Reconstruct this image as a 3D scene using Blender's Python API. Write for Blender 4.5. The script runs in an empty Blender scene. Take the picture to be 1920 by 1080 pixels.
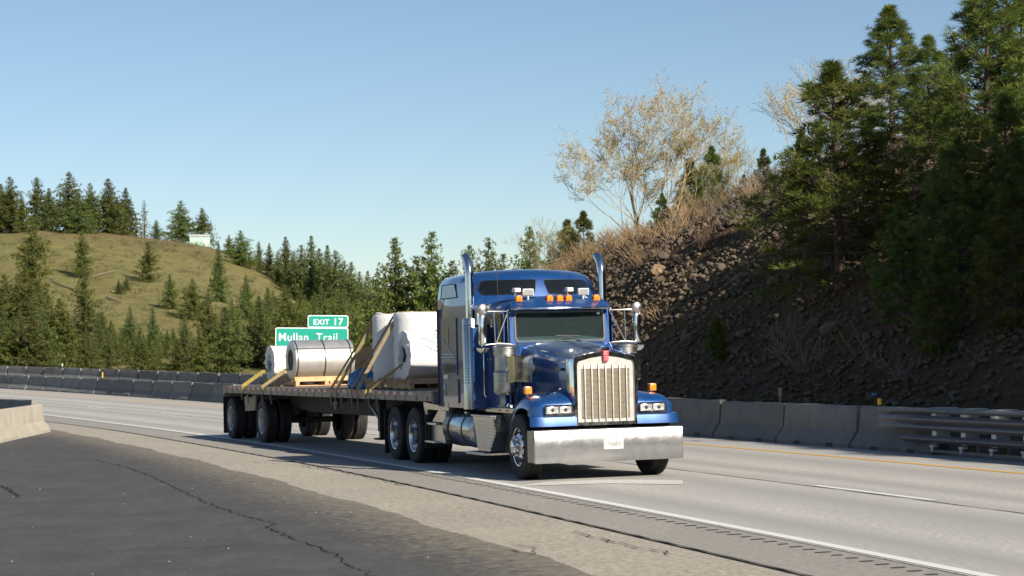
import bpy, bmesh, math, random
import numpy as np
from mathutils import Vector, Matrix
R_ = math.radians
C = bpy.context.scene.collection
scene = bpy.context.scene

# ------------------------------------------------------------------ camera
F_PX, PITCH, ROLL, CAM_H = 3736.7, 0.032972, -0.022162, 1.9632
cp, sp, cr, sr = math.cos(PITCH), math.sin(PITCH), math.cos(ROLL), math.sin(ROLL)
FW = Vector((0, cp, sp)); UP0 = Vector((0, -sp, cp)); RT0 = Vector((1, 0, 0))
RT = cr * RT0 + sr * UP0
UPV = -sr * RT0 + cr * UP0
camd = bpy.data.cameras.new('camera')
cam = bpy.data.objects.new('camera', camd); C.objects.link(cam)
mw = Matrix.Identity(4)
for i in range(3):
    mw[i][0], mw[i][1], mw[i][2] = RT[i], UPV[i], -FW[i]
mw[2][3] = CAM_H
cam.matrix_world = mw
camd.sensor_width = 36.0
camd.lens = F_PX * 36 / 1920
camd.clip_start = 0.5; camd.clip_end = 20000
camd.dof.use_dof = True; camd.dof.focus_distance = 31.5; camd.dof.aperture_fstop = 4.5
scene.camera = cam

# ------------------------------------------------------------------ sky, sun, exposure
SUN_H = Vector((0.60, -0.80, 0)).normalized()      # horizontal direction towards the sun
SUN_EL = R_(28.5)
world = bpy.data.worlds.new('World'); scene.world = world; world.use_nodes = True
wn = world.node_tree; bg = wn.nodes['Background']
sky = wn.nodes.new('ShaderNodeTexSky'); sky.sky_type = 'NISHITA'; sky.sun_disc = False
sky.sun_elevation = SUN_EL; sky.sun_rotation = math.atan2(SUN_H.x, SUN_H.y)
sky.altitude = 900; sky.air_density = 1.0; sky.dust_density = .5; sky.ozone_density = 2.2
wn.links.new(sky.outputs[0], bg.inputs[0]); bg.inputs[1].default_value = 0.060
sund = bpy.data.lights.new('sun', 'SUN'); sund.energy = 4.6; sund.angle = R_(0.53); sund.color = (1.0, 0.905, 0.755)
sun = bpy.data.objects.new('sun', sund); C.objects.link(sun)
sv = Vector((SUN_H.x * math.cos(SUN_EL), SUN_H.y * math.cos(SUN_EL), math.sin(SUN_EL)))
sun.rotation_euler = sv.to_track_quat('Z', 'Y').to_euler(); sun.location = (30, -30, 40)
vs = scene.view_settings; vs.view_transform = 'Standard'; vs.look = 'None'; vs.exposure = 0.82; vs.gamma = 1.0
vs.use_curve_mapping = False

# ------------------------------------------------------------------ helpers
def tag(o, label=None, cat=None, group=None, kind=None):
    if label: o['label'] = label
    if cat: o['category'] = cat
    if group: o['group'] = group
    if kind: o['kind'] = kind
    return o
def link(name, me, m=None, parent=None):
    o = bpy.data.objects.new(name, me); C.objects.link(o)
    if m is not None and me is not None and not me.materials: me.materials.append(m)
    if parent is not None: o.parent = parent
    return o
def empty(name, loc=(0, 0, 0), rz=0):
    o = bpy.data.objects.new(name, None); C.objects.link(o); o.empty_display_size = .3
    o.location = loc; o.rotation_euler = (0, 0, rz); return o
def kids(o): return [c for c in bpy.data.objects if c.parent == o]
def copy_tree(o, parent=None):
    c = o.copy(); C.objects.link(c); c.parent = parent
    for ch in list(o.children): copy_tree(ch, c)
    return c
def fin(me, ang=35):
    if ang is None:
        me.update(); return me
    me.polygons.foreach_set('use_smooth', [True] * len(me.polygons))
    me.set_sharp_from_angle(angle=R_(ang)); me.update(); return me
def mesh_np(name, V, Fc, ang=None, col=None, colname='tint'):
    """V (n,3), Fc (m,k) arrays"""
    me = bpy.data.meshes.new(name); V = np.asarray(V, np.float32); Fc = np.asarray(Fc, np.int32)
    k = Fc.shape[1]; n = len(Fc)
    me.vertices.add(len(V)); me.vertices.foreach_set('co', V.ravel())
    me.loops.add(n * k); me.loops.foreach_set('vertex_index', Fc.ravel())
    me.polygons.add(n); me.polygons.foreach_set('loop_start', np.arange(0, n * k, k, dtype=np.int32))
    me.polygons.foreach_set('loop_total', np.full(n, k, np.int32))
    if col is not None:
        at = me.attributes.new(colname, 'FLOAT', 'FACE'); at.data.foreach_set('value', np.asarray(col, np.float32))
    me.validate(); me.update(calc_edges=True)
    if ang is not None: fin(me, ang)
    return me

class MB:
    def __init__(s): s.bm = bmesh.new()
    def vs(s, pts): return [s.bm.verts.new(p) for p in pts]
    def face(s, vv):
        try: return s.bm.faces.new(vv)
        except ValueError: return None
    def poly(s, pts): s.face(s.vs(pts)); return s
    def box(s, x0, x1, y0, y1, z0, z1, bev=0, seg=1):
        if x0 > x1: x0, x1 = x1, x0
        if y0 > y1: y0, y1 = y1, y0
        v = s.vs([(x0, y0, z0), (x1, y0, z0), (x1, y1, z0), (x0, y1, z0), (x0, y0, z1), (x1, y0, z1), (x1, y1, z1), (x0, y1, z1)])
        fs = [s.face([v[i] for i in q]) for q in ((3, 2, 1, 0), (4, 5, 6, 7), (0, 1, 5, 4), (1, 2, 6, 5), (2, 3, 7, 6), (3, 0, 4, 7))]
        if bev:
            ed = list({e for f in fs for e in f.edges})
            bmesh.ops.bevel(s.bm, geom=ed, offset=bev, segments=seg, affect='EDGES', profile=.5)
        return s
    def loft(s, rings, closed=True, cap=True):
        vr = [s.vs(r) for r in rings]; n = len(rings[0])
        for a, b in zip(vr, vr[1:]):
            for i in range(n if closed else n - 1):
                j = (i + 1) % n; s.face([a[i], a[j], b[j], b[i]])
        if cap and closed: s.face(vr[0][::-1]); s.face(vr[-1])
        return s
    def prism(s, poly, f0, f1):
        """poly 2-D points, f0/f1 map (a,b)->3-D"""
        return s.loft([[f0(a, b) for a, b in poly], [f1(a, b) for a, b in poly]])
    def prism_y(s, poly, y0, y1): return s.prism(poly, lambda a, b: (a, y0, b), lambda a, b: (a, y1, b))
    def prism_x(s, poly, x0, x1): return s.prism(poly, lambda a, b: (x0, a, b), lambda a, b: (x1, a, b))
    def tube(s, path, r, n=8, cap=True):
        P = [Vector(p) for p in path]; rr = r if isinstance(r, (list, tuple)) else [r] * len(P)
        rings = []; ref = None
        for i, p in enumerate(P):
            t = (P[min(i + 1, len(P) - 1)] - P[max(i - 1, 0)]).normalized()
            if ref is None: ref = t.orthogonal().normalized()
            ref = (ref - t * ref.dot(t)).normalized(); b = t.cross(ref)
            rings.append([p + float(rr[i]) * (math.cos(2 * math.pi * k / n) * ref + math.sin(2 * math.pi * k / n) * b) for k in range(n)])
        return s.loft(rings, cap=cap)
    def lathe(s, prof, o, ax='y', n=24, closed=False, cap=True):
        """prof [(r, h)] about axis through o"""
        rings = []
        for r, h in prof:
            ring = []
            for k in range(n):
                a = 2 * math.pi * k / n; c_, s_ = r * math.cos(a), r * math.sin(a)
                ring.append({'y': (o[0] + c_, o[1] + h, o[2] + s_), 'z': (o[0] + c_, o[1] + s_, o[2] + h), 'x': (o[0] + h, o[1] + c_, o[2] + s_)}[ax])
            rings.append(ring)
        if closed: rings.append(rings[0])
        if closed:
            vr = [s.vs(r) for r in rings[:-1]]; vr.append(vr[0])
            for a, b in zip(vr, vr[1:]):
                for i in range(n): s.face([a[i], a[(i + 1) % n], b[(i + 1) % n], b[i]])
            return s
        return s.loft(rings, cap=cap)
    def ring_plate(s, outer, inner, f0, f1):
        """plate with a hole: outer/inner same-length 2-D loops"""
        L = [s.vs([f(a, b) for a, b in l]) for f in (f0, f1) for l in (outer, inner)]
        n = len(outer)
        for i in range(n):
            j = (i + 1) % n
            for a, b in ((L[0], L[1]), (L[3], L[2]), (L[2], L[0]), (L[1], L[3])): s.face([a[i], a[j], b[j], b[i]])
        return s
    def ribbon(s, path, w, wdir, t=.006):
        P = [Vector(p) for p in path]; wd = Vector(wdir).normalized(); rings = []
        for i, p in enumerate(P):
            tg = (P[min(i + 1, len(P) - 1)] - P[max(i - 1, 0)]).normalized()
            w2 = (wd - tg * wd.dot(tg)).normalized(); nn = tg.cross(w2)
            rings.append([p - w2 * w / 2 - nn * t / 2, p + w2 * w / 2 - nn * t / 2, p + w2 * w / 2 + nn * t / 2, p - w2 * w / 2 + nn * t / 2])
        return s.loft(rings)
    def mesh(s, name, ang=35):
        bmesh.ops.recalc_face_normals(s.bm, faces=s.bm.faces[:])
        me = bpy.data.meshes.new(name); s.bm.to_mesh(me); s.bm.free(); return fin(me, ang)
    def build(s, name, m, parent=None, ang=35): return link(name, s.mesh(name, ang), m, parent)

def rrect(x0, x1, y0, y1, r, n=5):
    out = []
    for cx, cy, a0 in ((x1 - r, y1 - r, 0), (x0 + r, y1 - r, 90), (x0 + r, y0 + r, 180), (x1 - r, y0 + r, 270)):
        for k in range(n + 1):
            a = R_(a0 + 90 * k / n); out.append((cx + r * math.cos(a), cy + r * math.sin(a)))
    return out

# ------------------------------------------------------------------ materials
MATS = {}
class NT:
    def __init__(s, name):
        s.m = bpy.data.materials.new(name); s.m.use_nodes = True; s.t = s.m.node_tree
        s.b = s.t.nodes['Principled BSDF']; s.out = s.t.nodes['Material Output']; MATS[name] = s.m
    def n(s, ty, **kw):
        nd = s.t.nodes.new('ShaderNode' + ty)
        for k, v in kw.items(): setattr(nd, k, v)
        return nd
    def l(s, a, b): s.t.links.new(a, b)
    def coord(s, kind='Object'):
        return s.n('TexCoord').outputs[kind]
    def geo(s): return s.n('NewGeometry').outputs['Position']
    def noise(s, vec, scale, detail=4, rough=.6, dist=0):
        nd = s.n('TexNoise'); nd.inputs['Scale'].default_value = scale; nd.inputs['Detail'].default_value = detail
        nd.inputs['Roughness'].default_value = rough; nd.inputs['Distortion'].default_value = dist
        if vec is not None: s.l(vec, nd.inputs['Vector'])
        return nd.outputs['Fac']
    def ramp(s, fac, stops):
        nd = s.n('ValToRGB'); e = nd.color_ramp.elements
        while len(e) < len(stops): e.new(.5)
        for el, (p, c) in zip(e, stops):
            el.position = p; el.color = (*c, 1) if len(c) == 3 else c
        s.l(fac, nd.inputs[0]); return nd.outputs[0]
    def mix(s, fac, a, b, mode='MIX'):
        nd = s.n('Mix'); nd.data_type = 'RGBA'; nd.blend_type = mode
        for i, v in ((0, fac), (6, a), (7, b)):
            if hasattr(v, 'links') or hasattr(v, 'is_linked'): s.l(v, nd.inputs[i])
            else: nd.inputs[i].default_value = v if i == 0 else (*v, 1)
        return nd.outputs[2]
    def math(s, op, a, b=None):
        nd = s.n('Math'); nd.operation = op
        for i, v in ((0, a), (1, b)):
            if v is None: continue
            if hasattr(v, 'is_linked'): s.l(v, nd.inputs[i])
            else: nd.inputs[i].default_value = v
        return nd.outputs[0]
    def bump(s, h, strength=.3, dist=.01):
        nd = s.n('Bump'); nd.inputs['Strength'].default_value = strength; nd.inputs['Distance'].default_value = dist
        s.l(h, nd.inputs['Height']); s.l(nd.outputs[0], s.b.inputs['Normal'])
    def set(s, **kw):
        for k, v in kw.items():
            inp = s.b.inputs[k.replace('_', ' ')]
            if hasattr(v, 'is_linked'): s.l(v, inp)
            elif isinstance(v, tuple): inp.default_value = (*v, 1) if len(v) == 3 else v
            else: inp.default_value = v
        return s
def plain(name, col, rough=.5, metal=0, var=.12, scale=6, coat=0, bump=0, dirt=None, **kw):
    t = NT(name); P = t.coord()
    f = t.noise(P, scale, 5)
    c = t.ramp(f, [(.3, tuple(x * (1 - var) for x in col)), (.7, tuple(min(1, x * (1 + var)) for x in col))])
    if dirt:
        d = t.noise(P, dirt[1], 6, .7); c = t.mix(t.math('MULTIPLY', t.ramp(d, [(.45, (0, 0, 0)), (.75, (1, 1, 1))]), dirt[2]), c, dirt[0])
    t.set(Base_Color=c, Roughness=t.ramp(t.noise(P, scale * 3, 3), [(.2, (max(0, rough - .07),) * 3), (.8, (min(1, rough + .07),) * 3)]), Metallic=metal, Coat_Weight=coat, Coat_Roughness=.06)
    for k, v in kw.items(): t.set(**{k: v})
    if bump: t.bump(t.noise(P, scale * 8, 4), bump, .01)
    return t.m

# road surfaces -----------------------------------------------------
def road_mat(name, dark, mid, lite, speck, tyre=0, patch=.4, grain=38, edge=None):
    t = NT(name); P = t.geo()
    fine = t.math('ADD', t.math('MULTIPLY', t.noise(P, grain, 3, .75), .45), t.math('MULTIPLY', t.noise(P, 13, 2, .5), .55))
    c = t.ramp(fine, [(.36, dark), (.5, mid), (.64, lite)])
    big = t.noise(P, .35, 5, .6)
    c = t.mix(patch, c, t.ramp(big, [(.3, tuple(x * .82 for x in mid)), (.7, tuple(min(1, x * 1.18) for x in mid))]))
    vor = t.n('TexVoronoi'); vor.inputs['Scale'].default_value = 12; t.l(P, vor.inputs['Vector'])
    c = t.mix(t.ramp(vor.outputs['Distance'], [(.0, (.7,) * 3), (.20, (0, 0, 0))]), c, speck)
    if tyre:
        a = t.n('Attribute'); a.attribute_name = 'across'
        # worn wheel tracks: rubber wear of its own along each lane
        w = t.ramp(t.math('ADD', a.outputs['Fac'], t.math('MULTIPLY', t.math('SUBTRACT', big, .5), .02)),
                   [(0.0, (0, 0, 0)), (.085, (1, 1, 1)), (.15, (0, 0, 0)), (.30, (1, 1, 1)), (.38, (0.1,) * 3), (.41, (.7,) * 3), (.46, (.1,) * 3), (.51, (1, 1, 1)), (.58, (0, 0, 0)), (.71, (1, 1, 1)), (.8, (0.2,) * 3), (1, (1, 1, 1))])
        c = t.mix(t.math('MULTIPLY', w, tyre), c, tuple(x * .74 for x in mid))
    if edge:
        st = t.n('Mapping'); st.inputs['Scale'].default_value = (.7, .7, 1); t.l(P, st.inputs[0])
        s3 = t.noise(st.outputs[0], 2.6, 9, .82)
        c = t.mix(t.math('MULTIPLY', t.ramp(s3, [(.50, (0, 0, 0)), (.72, (1, 1, 1))]), .5), c, tuple(x * 2.0 for x in mid))
        c = t.mix(t.math('MULTIPLY', t.ramp(t.noise(P, .9, 6, .75), [(.40, (1, 1, 1)), (.52, (0, 0, 0))]), .35), c, dark)
        a2 = t.n('Attribute'); a2.attribute_name = 'across'
        e_ = t.math('MULTIPLY', t.ramp(a2.outputs['Fac'], [(.94, (0, 0, 0)), (1.0, (1, 1, 1))]), 1.0)
        g_ = t.math('ADD', t.math('MULTIPLY', e_, .55), t.math('MULTIPLY', t.math('SUBTRACT', t.noise(P, 6, 5, .8), .5), 1.1))
        c = t.mix(t.ramp(g_, [(.30, (0, 0, 0)), (.62, (.9,) * 3)]), c, edge)
    t.set(Base_Color=c, Roughness=.86, Specular_IOR_Level=.3)
    t.bump(t.noise(P, 45, 3, .7), .35, .006)
    return t.m
M_lane = road_mat('worn_grey_asphalt', (.26, .253, .238), (.43, .418, .395), (.62, .605, .57), (.5, .49, .46), 1.0)
M_shoulder = road_mat('grey_shoulder', (.20, .19, .172), (.285, .27, .246), (.38, .36, .33), (.3, .28, .25), grain=55)
M_tan = road_mat('tan_chipseal', (.185, .165, .132), (.345, .313, .258), (.53, .487, .41), (.5, .45, .36), grain=30)
M_dark = road_mat('dark_asphalt', (.042, .0415, .041), (.070, .069, .067), (.106, .104, .10), (.13, .127, .12), patch=.5, grain=45, edge=(.24, .21, .16))
M_crack = plain('crack_tar', (.012, .012, .012), .9)
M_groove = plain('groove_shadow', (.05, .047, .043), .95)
def paint_mat(name, col, under, thr):
    t = NT(name); P = t.geo()
    f = t.noise(P, 9, 6, .8)
    c = t.mix(t.ramp(f, [(thr, (0, 0, 0)), (thr + .12, (1, 1, 1))]), col, under)
    c = t.mix(.25, c, t.ramp(t.noise(P, 50, 3), [(.3, tuple(x * .7 for x in col)), (.7, col)]))
    t.set(Base_Color=c, Roughness=.7); return t.m
M_white_line = paint_mat('white_road_paint', (.72, .72, .69), (.3, .29, .28), .62)
M_yellow_line = paint_mat('yellow_road_paint', (.70, .36, .03), (.3, .26, .2), .66)
M_smear = paint_mat('faded_white_paint', (.58, .57, .54), (.43, .42, .40), .47)

def concrete(name, a, b, stain):
    t = NT(name); P = t.coord(); G = t.geo()
    f = t.noise(G, 1.8, 6, .65)
    c = t.ramp(f, [(.3, a), (.7, b)])
    st = t.n('Mapping'); st.inputs['Scale'].default_value = (3.5, 3.5, .5); t.l(G, st.inputs[0])
    s2 = t.noise(st.outputs[0], 2.2, 5, .7)
    c = t.mix(t.math('MULTIPLY', t.ramp(s2, [(.46, (0, 0, 0)), (.72, (1, 1, 1))]), .6), c, stain)
    c = t.mix(.25, c, t.ramp(t.noise(G, 40, 3), [(.3, tuple(x * .6 for x in a)), (.7, b)]))
    hs = t.n('HueSaturation'); t.l(c, hs.inputs['Color']); t.l(t.math('ADD', t.math('MULTIPLY', t.n('ObjectInfo').outputs['Random'], .45), .78), hs.inputs['Value']); c = hs.outputs[0]
    t.set(Base_Color=c, Roughness=.88); t.bump(t.noise(G, 30, 5), .35, .01); return t.m
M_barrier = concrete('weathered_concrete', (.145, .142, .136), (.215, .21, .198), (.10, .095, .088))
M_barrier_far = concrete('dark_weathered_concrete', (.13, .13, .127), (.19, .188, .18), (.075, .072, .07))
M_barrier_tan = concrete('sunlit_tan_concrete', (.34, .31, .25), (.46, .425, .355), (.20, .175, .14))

# truck -----------------------------------------------------
def car_paint():
    t = NT('blue_metallic_paint'); P = t.coord()
    fl = t.noise(P, 900, 1)
    c = t.ramp(fl, [(.3, (.003, .044, .175)), (.7, (.006, .074, .27))])
    dust = t.noise(P, 3.5, 6, .7)
    c = t.mix(t.math('MULTIPLY', t.ramp(dust, [(.42, (0, 0, 0)), (.75, (1, 1, 1))]), .16), c, (.17, .15, .13))
    t.set(Base_Color=c, Metallic=.35, Roughness=.32, Coat_Weight=1.0, Coat_Roughness=.045)
    return t.m
M_blue = car_paint()
M_chrome = plain('polished_chrome', (.78, .78, .77), .10, 1, .04, 3, dirt=((.45, .43, .4), 7, .25))
M_alu = plain('brushed_aluminium', (.62, .62, .61), .30, 1, .08, 8, dirt=((.36, .34, .31), 4, .35))
def bumper_mat():
    t = NT('scuffed_bumper_steel'); P = t.coord()
    c = t.ramp(t.noise(P, 5, 6, .7), [(.3, (.27, .275, .285)), (.7, (.36, .362, .368))])
    sp_ = t.noise(P, 26, 2, .5)
    c = t.mix(t.ramp(sp_, [(.70, (0, 0, 0)), (.76, (1, 1, 1))]), c, (.5, .5, .49))
    t.set(Base_Color=c, Metallic=.75, Roughness=t.ramp(t.noise(P, 4, 5, .7), [(.3, (.18,) * 3), (.75, (.27,) * 3)]))
    t.bump(t.noise(P, 2.2, 3), .12, .05); return t.m
M_bumper = bumper_mat()
M_steel = plain('dull_stainless', (.52, .51, .49), .34, 1, .1, 10, dirt=((.26, .23, .2), 6, .4))
M_tank = plain('dusty_tank_aluminium', (.50, .50, .50), .24, 1, .1, 4, dirt=((.22, .2, .18), 5, .5))
M_grille = plain('grille_shell_aluminium', (.47, .47, .455), .36, .45, .07, 6, dirt=((.42, .38, .32), 5, .35))
M_louver = plain('dusty_louvre', (.40, .35, .275), .5, .2, .15, 20)
M_black = plain('satin_black', (.012, .012, .013), .55, 0, .3, 8)
M_frame = plain('grimy_frame_black', (.016, .015, .014), .7, 0, .4, 5, dirt=((.07, .06, .05), 4, .5))
M_rubber = plain('tyre_rubber', (.018, .018, .018), .8, 0, .25, 9, dirt=((.07, .064, .056), 5, .5), bump=.2)
M_rim = plain('polished_alloy_rim', (.66, .66, .67), .2, 1, .07, 10, dirt=((.25, .23, .2), 6, .35))
M_rim_w = plain('steel_wheel_grey', (.55, .56, .57), .42, .4, .1, 8, dirt=((.2, .18, .16), 5, .4))
def glass_mat(name, tint, tr):
    t = NT(name)
    g = t.n('BsdfGlossy'); g.inputs['Roughness'].default_value = .02; g.inputs['Color'].default_value = (1, 1, 1, 1)
    tp = t.n('BsdfTransparent'); tp.inputs['Color'].default_value = (*tint, 1)
    fr = t.n('Fresnel'); fr.inputs['IOR'].default_value = 1.6
    film = t.n('BsdfDiffuse'); film.inputs['Color'].default_value = (.26, .36, .37, 1)
    m0 = t.n('MixShader'); m0.inputs[0].default_value = tr; t.l(tp.outputs[0], m0.inputs[1]); t.l(film.outputs[0], m0.inputs[2])
    m1 = t.n('MixShader'); t.l(t.math('ADD', fr.outputs[0], .015), m1.inputs[0]); t.l(m0.outputs[0], m1.inputs[1]); t.l(g.outputs[0], m1.inputs[2])
    t.l(m1.outputs[0], t.out.inputs[0]); return t.m
M_glass = glass_mat('windscreen_glass', (.62, .72, .75), .05)
M_dkglass = plain('tinted_glass', (.006, .007, .008), .06, 0, .2, 4, coat=.6)
M_lens = plain('headlamp_lens', (.70, .70, .70), .12, .6, .2, 40, coat=1)
M_amber = plain('amber_lens', (.80, .22, .012), .25, 0, .1, 30, coat=.6)
M_white = plain('white_enamel', (.78, .78, .76), .4, 0, .05, 8)
M_red = plain('red_enamel', (.55, .04, .06), .35, 0, .15, 20, coat=.4)
M_gold = plain('dull_gold_badge', (.35, .28, .15), .4, .7, .1, 30)
M_plate = plain('plate_white', (.44, .45, .45), .45, 0, .05, 20)
M_plate_ink = plain('plate_print', (.12, .12, .15), .5)
M_dash = plain('grey_dashboard', (.34, .34, .33), .7)
M_seat = plain('dark_seat_cloth', (.10, .11, .12), .85)
def perf_mat():
    t = NT('perforated_heat_shield'); P = t.coord('Object')
    sx = t.n('SeparateXYZ'); t.l(P, sx.inputs[0])
    ang = t.math('ARCTAN2', sx.outputs[1], sx.outputs[0])
    a = t.math('SINE', t.math('MULTIPLY', ang, 16.0)); b = t.math('SINE', t.math('MULTIPLY', sx.outputs[2], 2 * math.pi / .048))
    h = t.math('GREATER_THAN', t.math('MULTIPLY', t.math('ADD', a, 1.0), t.math('ADD', b, 1.0)), 1.7)
    zz = t.math('MULTIPLY', t.math('GREATER_THAN', sx.outputs[2], .42), t.math('LESS_THAN', sx.outputs[2], 1.44))
    h = t.math('MULTIPLY', h, zz)
    t.set(Base_Color=t.mix(h, (.62, .61, .59), (.01, .01, .01)), Metallic=t.math('SUBTRACT', 1.0, h), Roughness=.22); return t.m
M_perf = perf_mat()
# load -----------------------------------------------------
M_coil = plain('galvanised_coil_steel', (.66, .66, .65), .38, .75, .1, 4, dirt=((.42, .41, .39), 3, .5))
def wrap_mat():
    t = NT('white_plastic_wrap'); P = t.coord()
    f = t.noise(P, 3, 5, .6)
    t.set(Base_Color=t.ramp(f, [(.3, (.74, .76, .78)), (.7, (.84, .84, .83))]), Roughness=.42, Coat_Weight=.2, Subsurface_Weight=0.0)
    m = t.n('Mapping'); m.inputs['Scale'].default_value = (2, 2, 7); t.l(P, m.inputs[0])
    t.bump(t.noise(m.outputs[0], 5.0, 6, .65, 3.0), .6, .04); return t.m
M_wrap = wrap_mat()
M_wood = plain('pale_pallet_pine', (.52, .34, .18), .75, 0, .25, 5, bump=.2)
M_strap = plain('yellow_webbing', (.40, .31, .07), .8, 0, .2, 14, dirt=((.16, .12, .05), 7, .6))
M_strap_tan = plain('faded_tan_webbing', (.31, .25, .14), .8, 0, .18, 14, dirt=((.2, .16, .1), 8, .5))
M_tarp = plain('blue_tarpaulin', (.03, .17, .42), .45, 0, .25, 5)
M_ink = plain('black_print', (.03, .03, .03), .6)
M_green_ink = plain('green_print', (.02, .22, .10), .6)
M_torn = plain('dark_coil_core', (.015, .015, .016), .6)
# trailer -----------------------------------------------------
M_rail = plain('worn_aluminium_rail', (.27, .25, .225), .5, .5, .2, 6, dirt=((.16, .13, .11), 5, .6))
M_deck = plain('worn_deck_boards', (.16, .12, .08), .85, 0, .3, 4)
M_tapeR = plain('red_reflective_tape', (.40, .05, .035), .4, 0, .3, 30, dirt=((.16, .1, .08), 12, .5))
M_tapeW = plain('white_reflective_tape', (.58, .57, .53), .4, 0, .2, 30, dirt=((.25, .22, .18), 12, .5))
M_tanpl = plain('tan_side_plate', (.26, .22, .17), .6, .3, .2, 5)
# signs etc -----------------------------------------------------
M_sign = plain('highway_sign_green', (.006, .30, .225), .45, 0, .05, 4)
M_signw = plain('sign_white_sheeting', (.80, .82, .82), .4, 0, .03, 6)
M_galv = plain('galvanised_steel', (.17, .175, .18), .55, .4, .12, 5, dirt=((.16, .15, .14), 4, .5))
M_galvtop = plain('sunlit_galvanised', (.55, .56, .56), .5, .5, .1, 6)  # light copy of the galvanised steel; sun on the blockouts is put into the colour
M_yelrefl = plain('yellow_reflector', (.82, .50, .01), .4, 0, .05, 20)
M_stake = plain('weathered_wood', (.30, .22, .13), .8, 0, .2, 8)
M_blueplastic = plain('pale_blue_plastic', (.12, .30, .50), .4, 0, .15, 10)
M_shed = plain('pale_green_siding', (.36, .52, .44), .7, 0, .06, 2)
M_shedroof = plain('pale_roof_sheet', (.50, .52, .50), .6)
# terrain + plants -----------------------------------------------------
def terrain_mat(name, cols, scales=(.06, .5, 5), bump=.5, bd=.15):
    t = NT(name); P = t.geo()
    c = t.ramp(t.noise(P, scales[0], 6, .6), [(.32, cols[0]), (.5, cols[1]), (.68, cols[2])])
    c = t.mix(.55, c, t.ramp(t.noise(P, scales[1], 7, .7), [(.3, cols[3]), (.5, cols[1]), (.72, cols[4])]))
    f = t.noise(P, scales[2], 5, .75)
    c = t.mix(.4, c, t.ramp(f, [(.3, tuple(x * .45 for x in cols[1])), (.7, tuple(x * 1.5 for x in cols[1]))]))
    t.set(Base_Color=c, Roughness=.95, Specular_IOR_Level=.1); t.bump(f, bump, bd); return t.m
M_ground = terrain_mat('dry_grass_ground', ((.10, .10, .04), (.14, .13, .05), (.17, .14, .07), (.10, .09, .05), (.18, .16, .09)))
def hill_mat():
    t = NT('grassy_hill'); P = t.geo()
    c = t.ramp(t.noise(P, .03, 6, .6), [(.3, (.215, .22, .06)), (.5, (.32, .295, .10)), (.7, (.42, .35, .155))])
    c = t.mix(.75, c, t.ramp(t.noise(P, .22, 9, .85), [(.36, (.14, .155, .045)), (.5, (.32, .295, .10)), (.62, (.46, .38, .19))]))
    at = t.n('Attribute'); at.attribute_name = 'bare'
    d = t.math('MULTIPLY', at.outputs['Fac'], t.ramp(t.noise(P, .12, 6, .7), [(.35, (.15,) * 3), (.6, (1, 1, 1))]))
    c = t.mix(d, c, t.ramp(t.noise(P, .6, 5), [(.3, (.20, .125, .065)), (.7, (.33, .23, .13))]))
    t.set(Base_Color=c, Roughness=.95, Specular_IOR_Level=.1); c2 = t.mix(.35, c, t.ramp(t.noise(P, 1.1, 5, .8), [(.38, (.07, .07, .028)), (.6, (.36, .31, .155))])); t.set(Base_Color=c2)
    t.bump(t.noise(P, .8, 7, .8), 1.0, 1.2); return t.m
M_hill = hill_mat()
M_slope = terrain_mat('dark_rocky_soil', ((.070, .048, .028), (.11, .074, .042), (.165, .108, .058), (.042, .030, .020), (.20, .135, .075)), (.15, 1.1, 7), 1.0, .12)
def rock_mat():
    t = NT('basalt_rock'); P = t.geo()
    oi = t.n('ObjectInfo').outputs['Random']
    c = t.ramp(t.noise(P, 1.3, 5, .7), [(.28, (.050, .037, .025)), (.5, (.118, .086, .056)), (.72, (.25, .185, .115))])
    c = t.mix(.35, c, t.ramp(t.noise(P, 14, 4), [(.3, (.04, .033, .026)), (.7, (.15, .12, .09))]))
    t.set(Base_Color=c, Roughness=.9); t.bump(t.noise(P, 10, 5), .5, .05); return t.m
M_rock = rock_mat()
M_rock_tan = plain('tan_boulder', (.30, .20, .12), .9, 0, .2, 3, bump=.3)
def leaf_mat(name, a, b, c_, trans=.25):
    t = NT(name)
    at = t.n('Attribute'); at.attribute_name = 'tint'
    c = t.ramp(at.outputs['Fac'], [(0, a), (.55, b), (1, c_)])
    oi = t.n('ObjectInfo').outputs['Random']
    hs = t.n('HueSaturation'); t.l(c, hs.inputs['Color'])
    t.l(t.math('ADD', t.math('MULTIPLY', oi, .5), .75), hs.inputs['Value']); t.l(t.math('ADD', t.math('MULTIPLY', oi, .05), .475), hs.inputs['Hue'])
    t.set(Base_Color=hs.outputs[0], Roughness=.6, Specular_IOR_Level=.25)
    tr = t.n('BsdfTranslucent'); t.l(hs.outputs[0], tr.inputs[0])
    mx = t.n('MixShader'); mx.inputs[0].default_value = trans; t.l(t.b.outputs[0], mx.inputs[1]); t.l(tr.outputs[0], mx.inputs[2]); t.l(mx.outputs[0], t.out.inputs[0])
    return t.m
M_fir = leaf_mat('fir_needles', (.066, .090, .028), (.126, .158, .046), (.21, .23, .074), .45)
M_pine = leaf_mat('pine_needles', (.072, .096, .026), (.138, .17, .042), (.235, .245, .066), .45)
M_pine_near = leaf_mat('long_pine_needles', (.042, .070, .015), (.100, .136, .028), (.21, .22, .048), .4)
M_pale = leaf_mat('pale_sparse_needles', (.10, .10, .06), (.15, .145, .085), (.20, .18, .11))
M_bud = leaf_mat('spring_catkins', (.30, .235, .045), (.42, .34, .09), (.52, .45, .17), .4)
M_rust = leaf_mat('rusty_needles', (.20, .09, .025), (.32, .16, .04), (.40, .22, .06))
M_bark = plain('pine_bark', (.085, .058, .040), .9, 0, .35, 5, bump=.5)
M_barkpale = plain('pale_cottonwood_bark', (.33, .265, .155), .85, 0, .25, 4)
M_twig = plain('dry_twigs', (.26, .178, .098), .9, 0, .3, 3)
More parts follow.
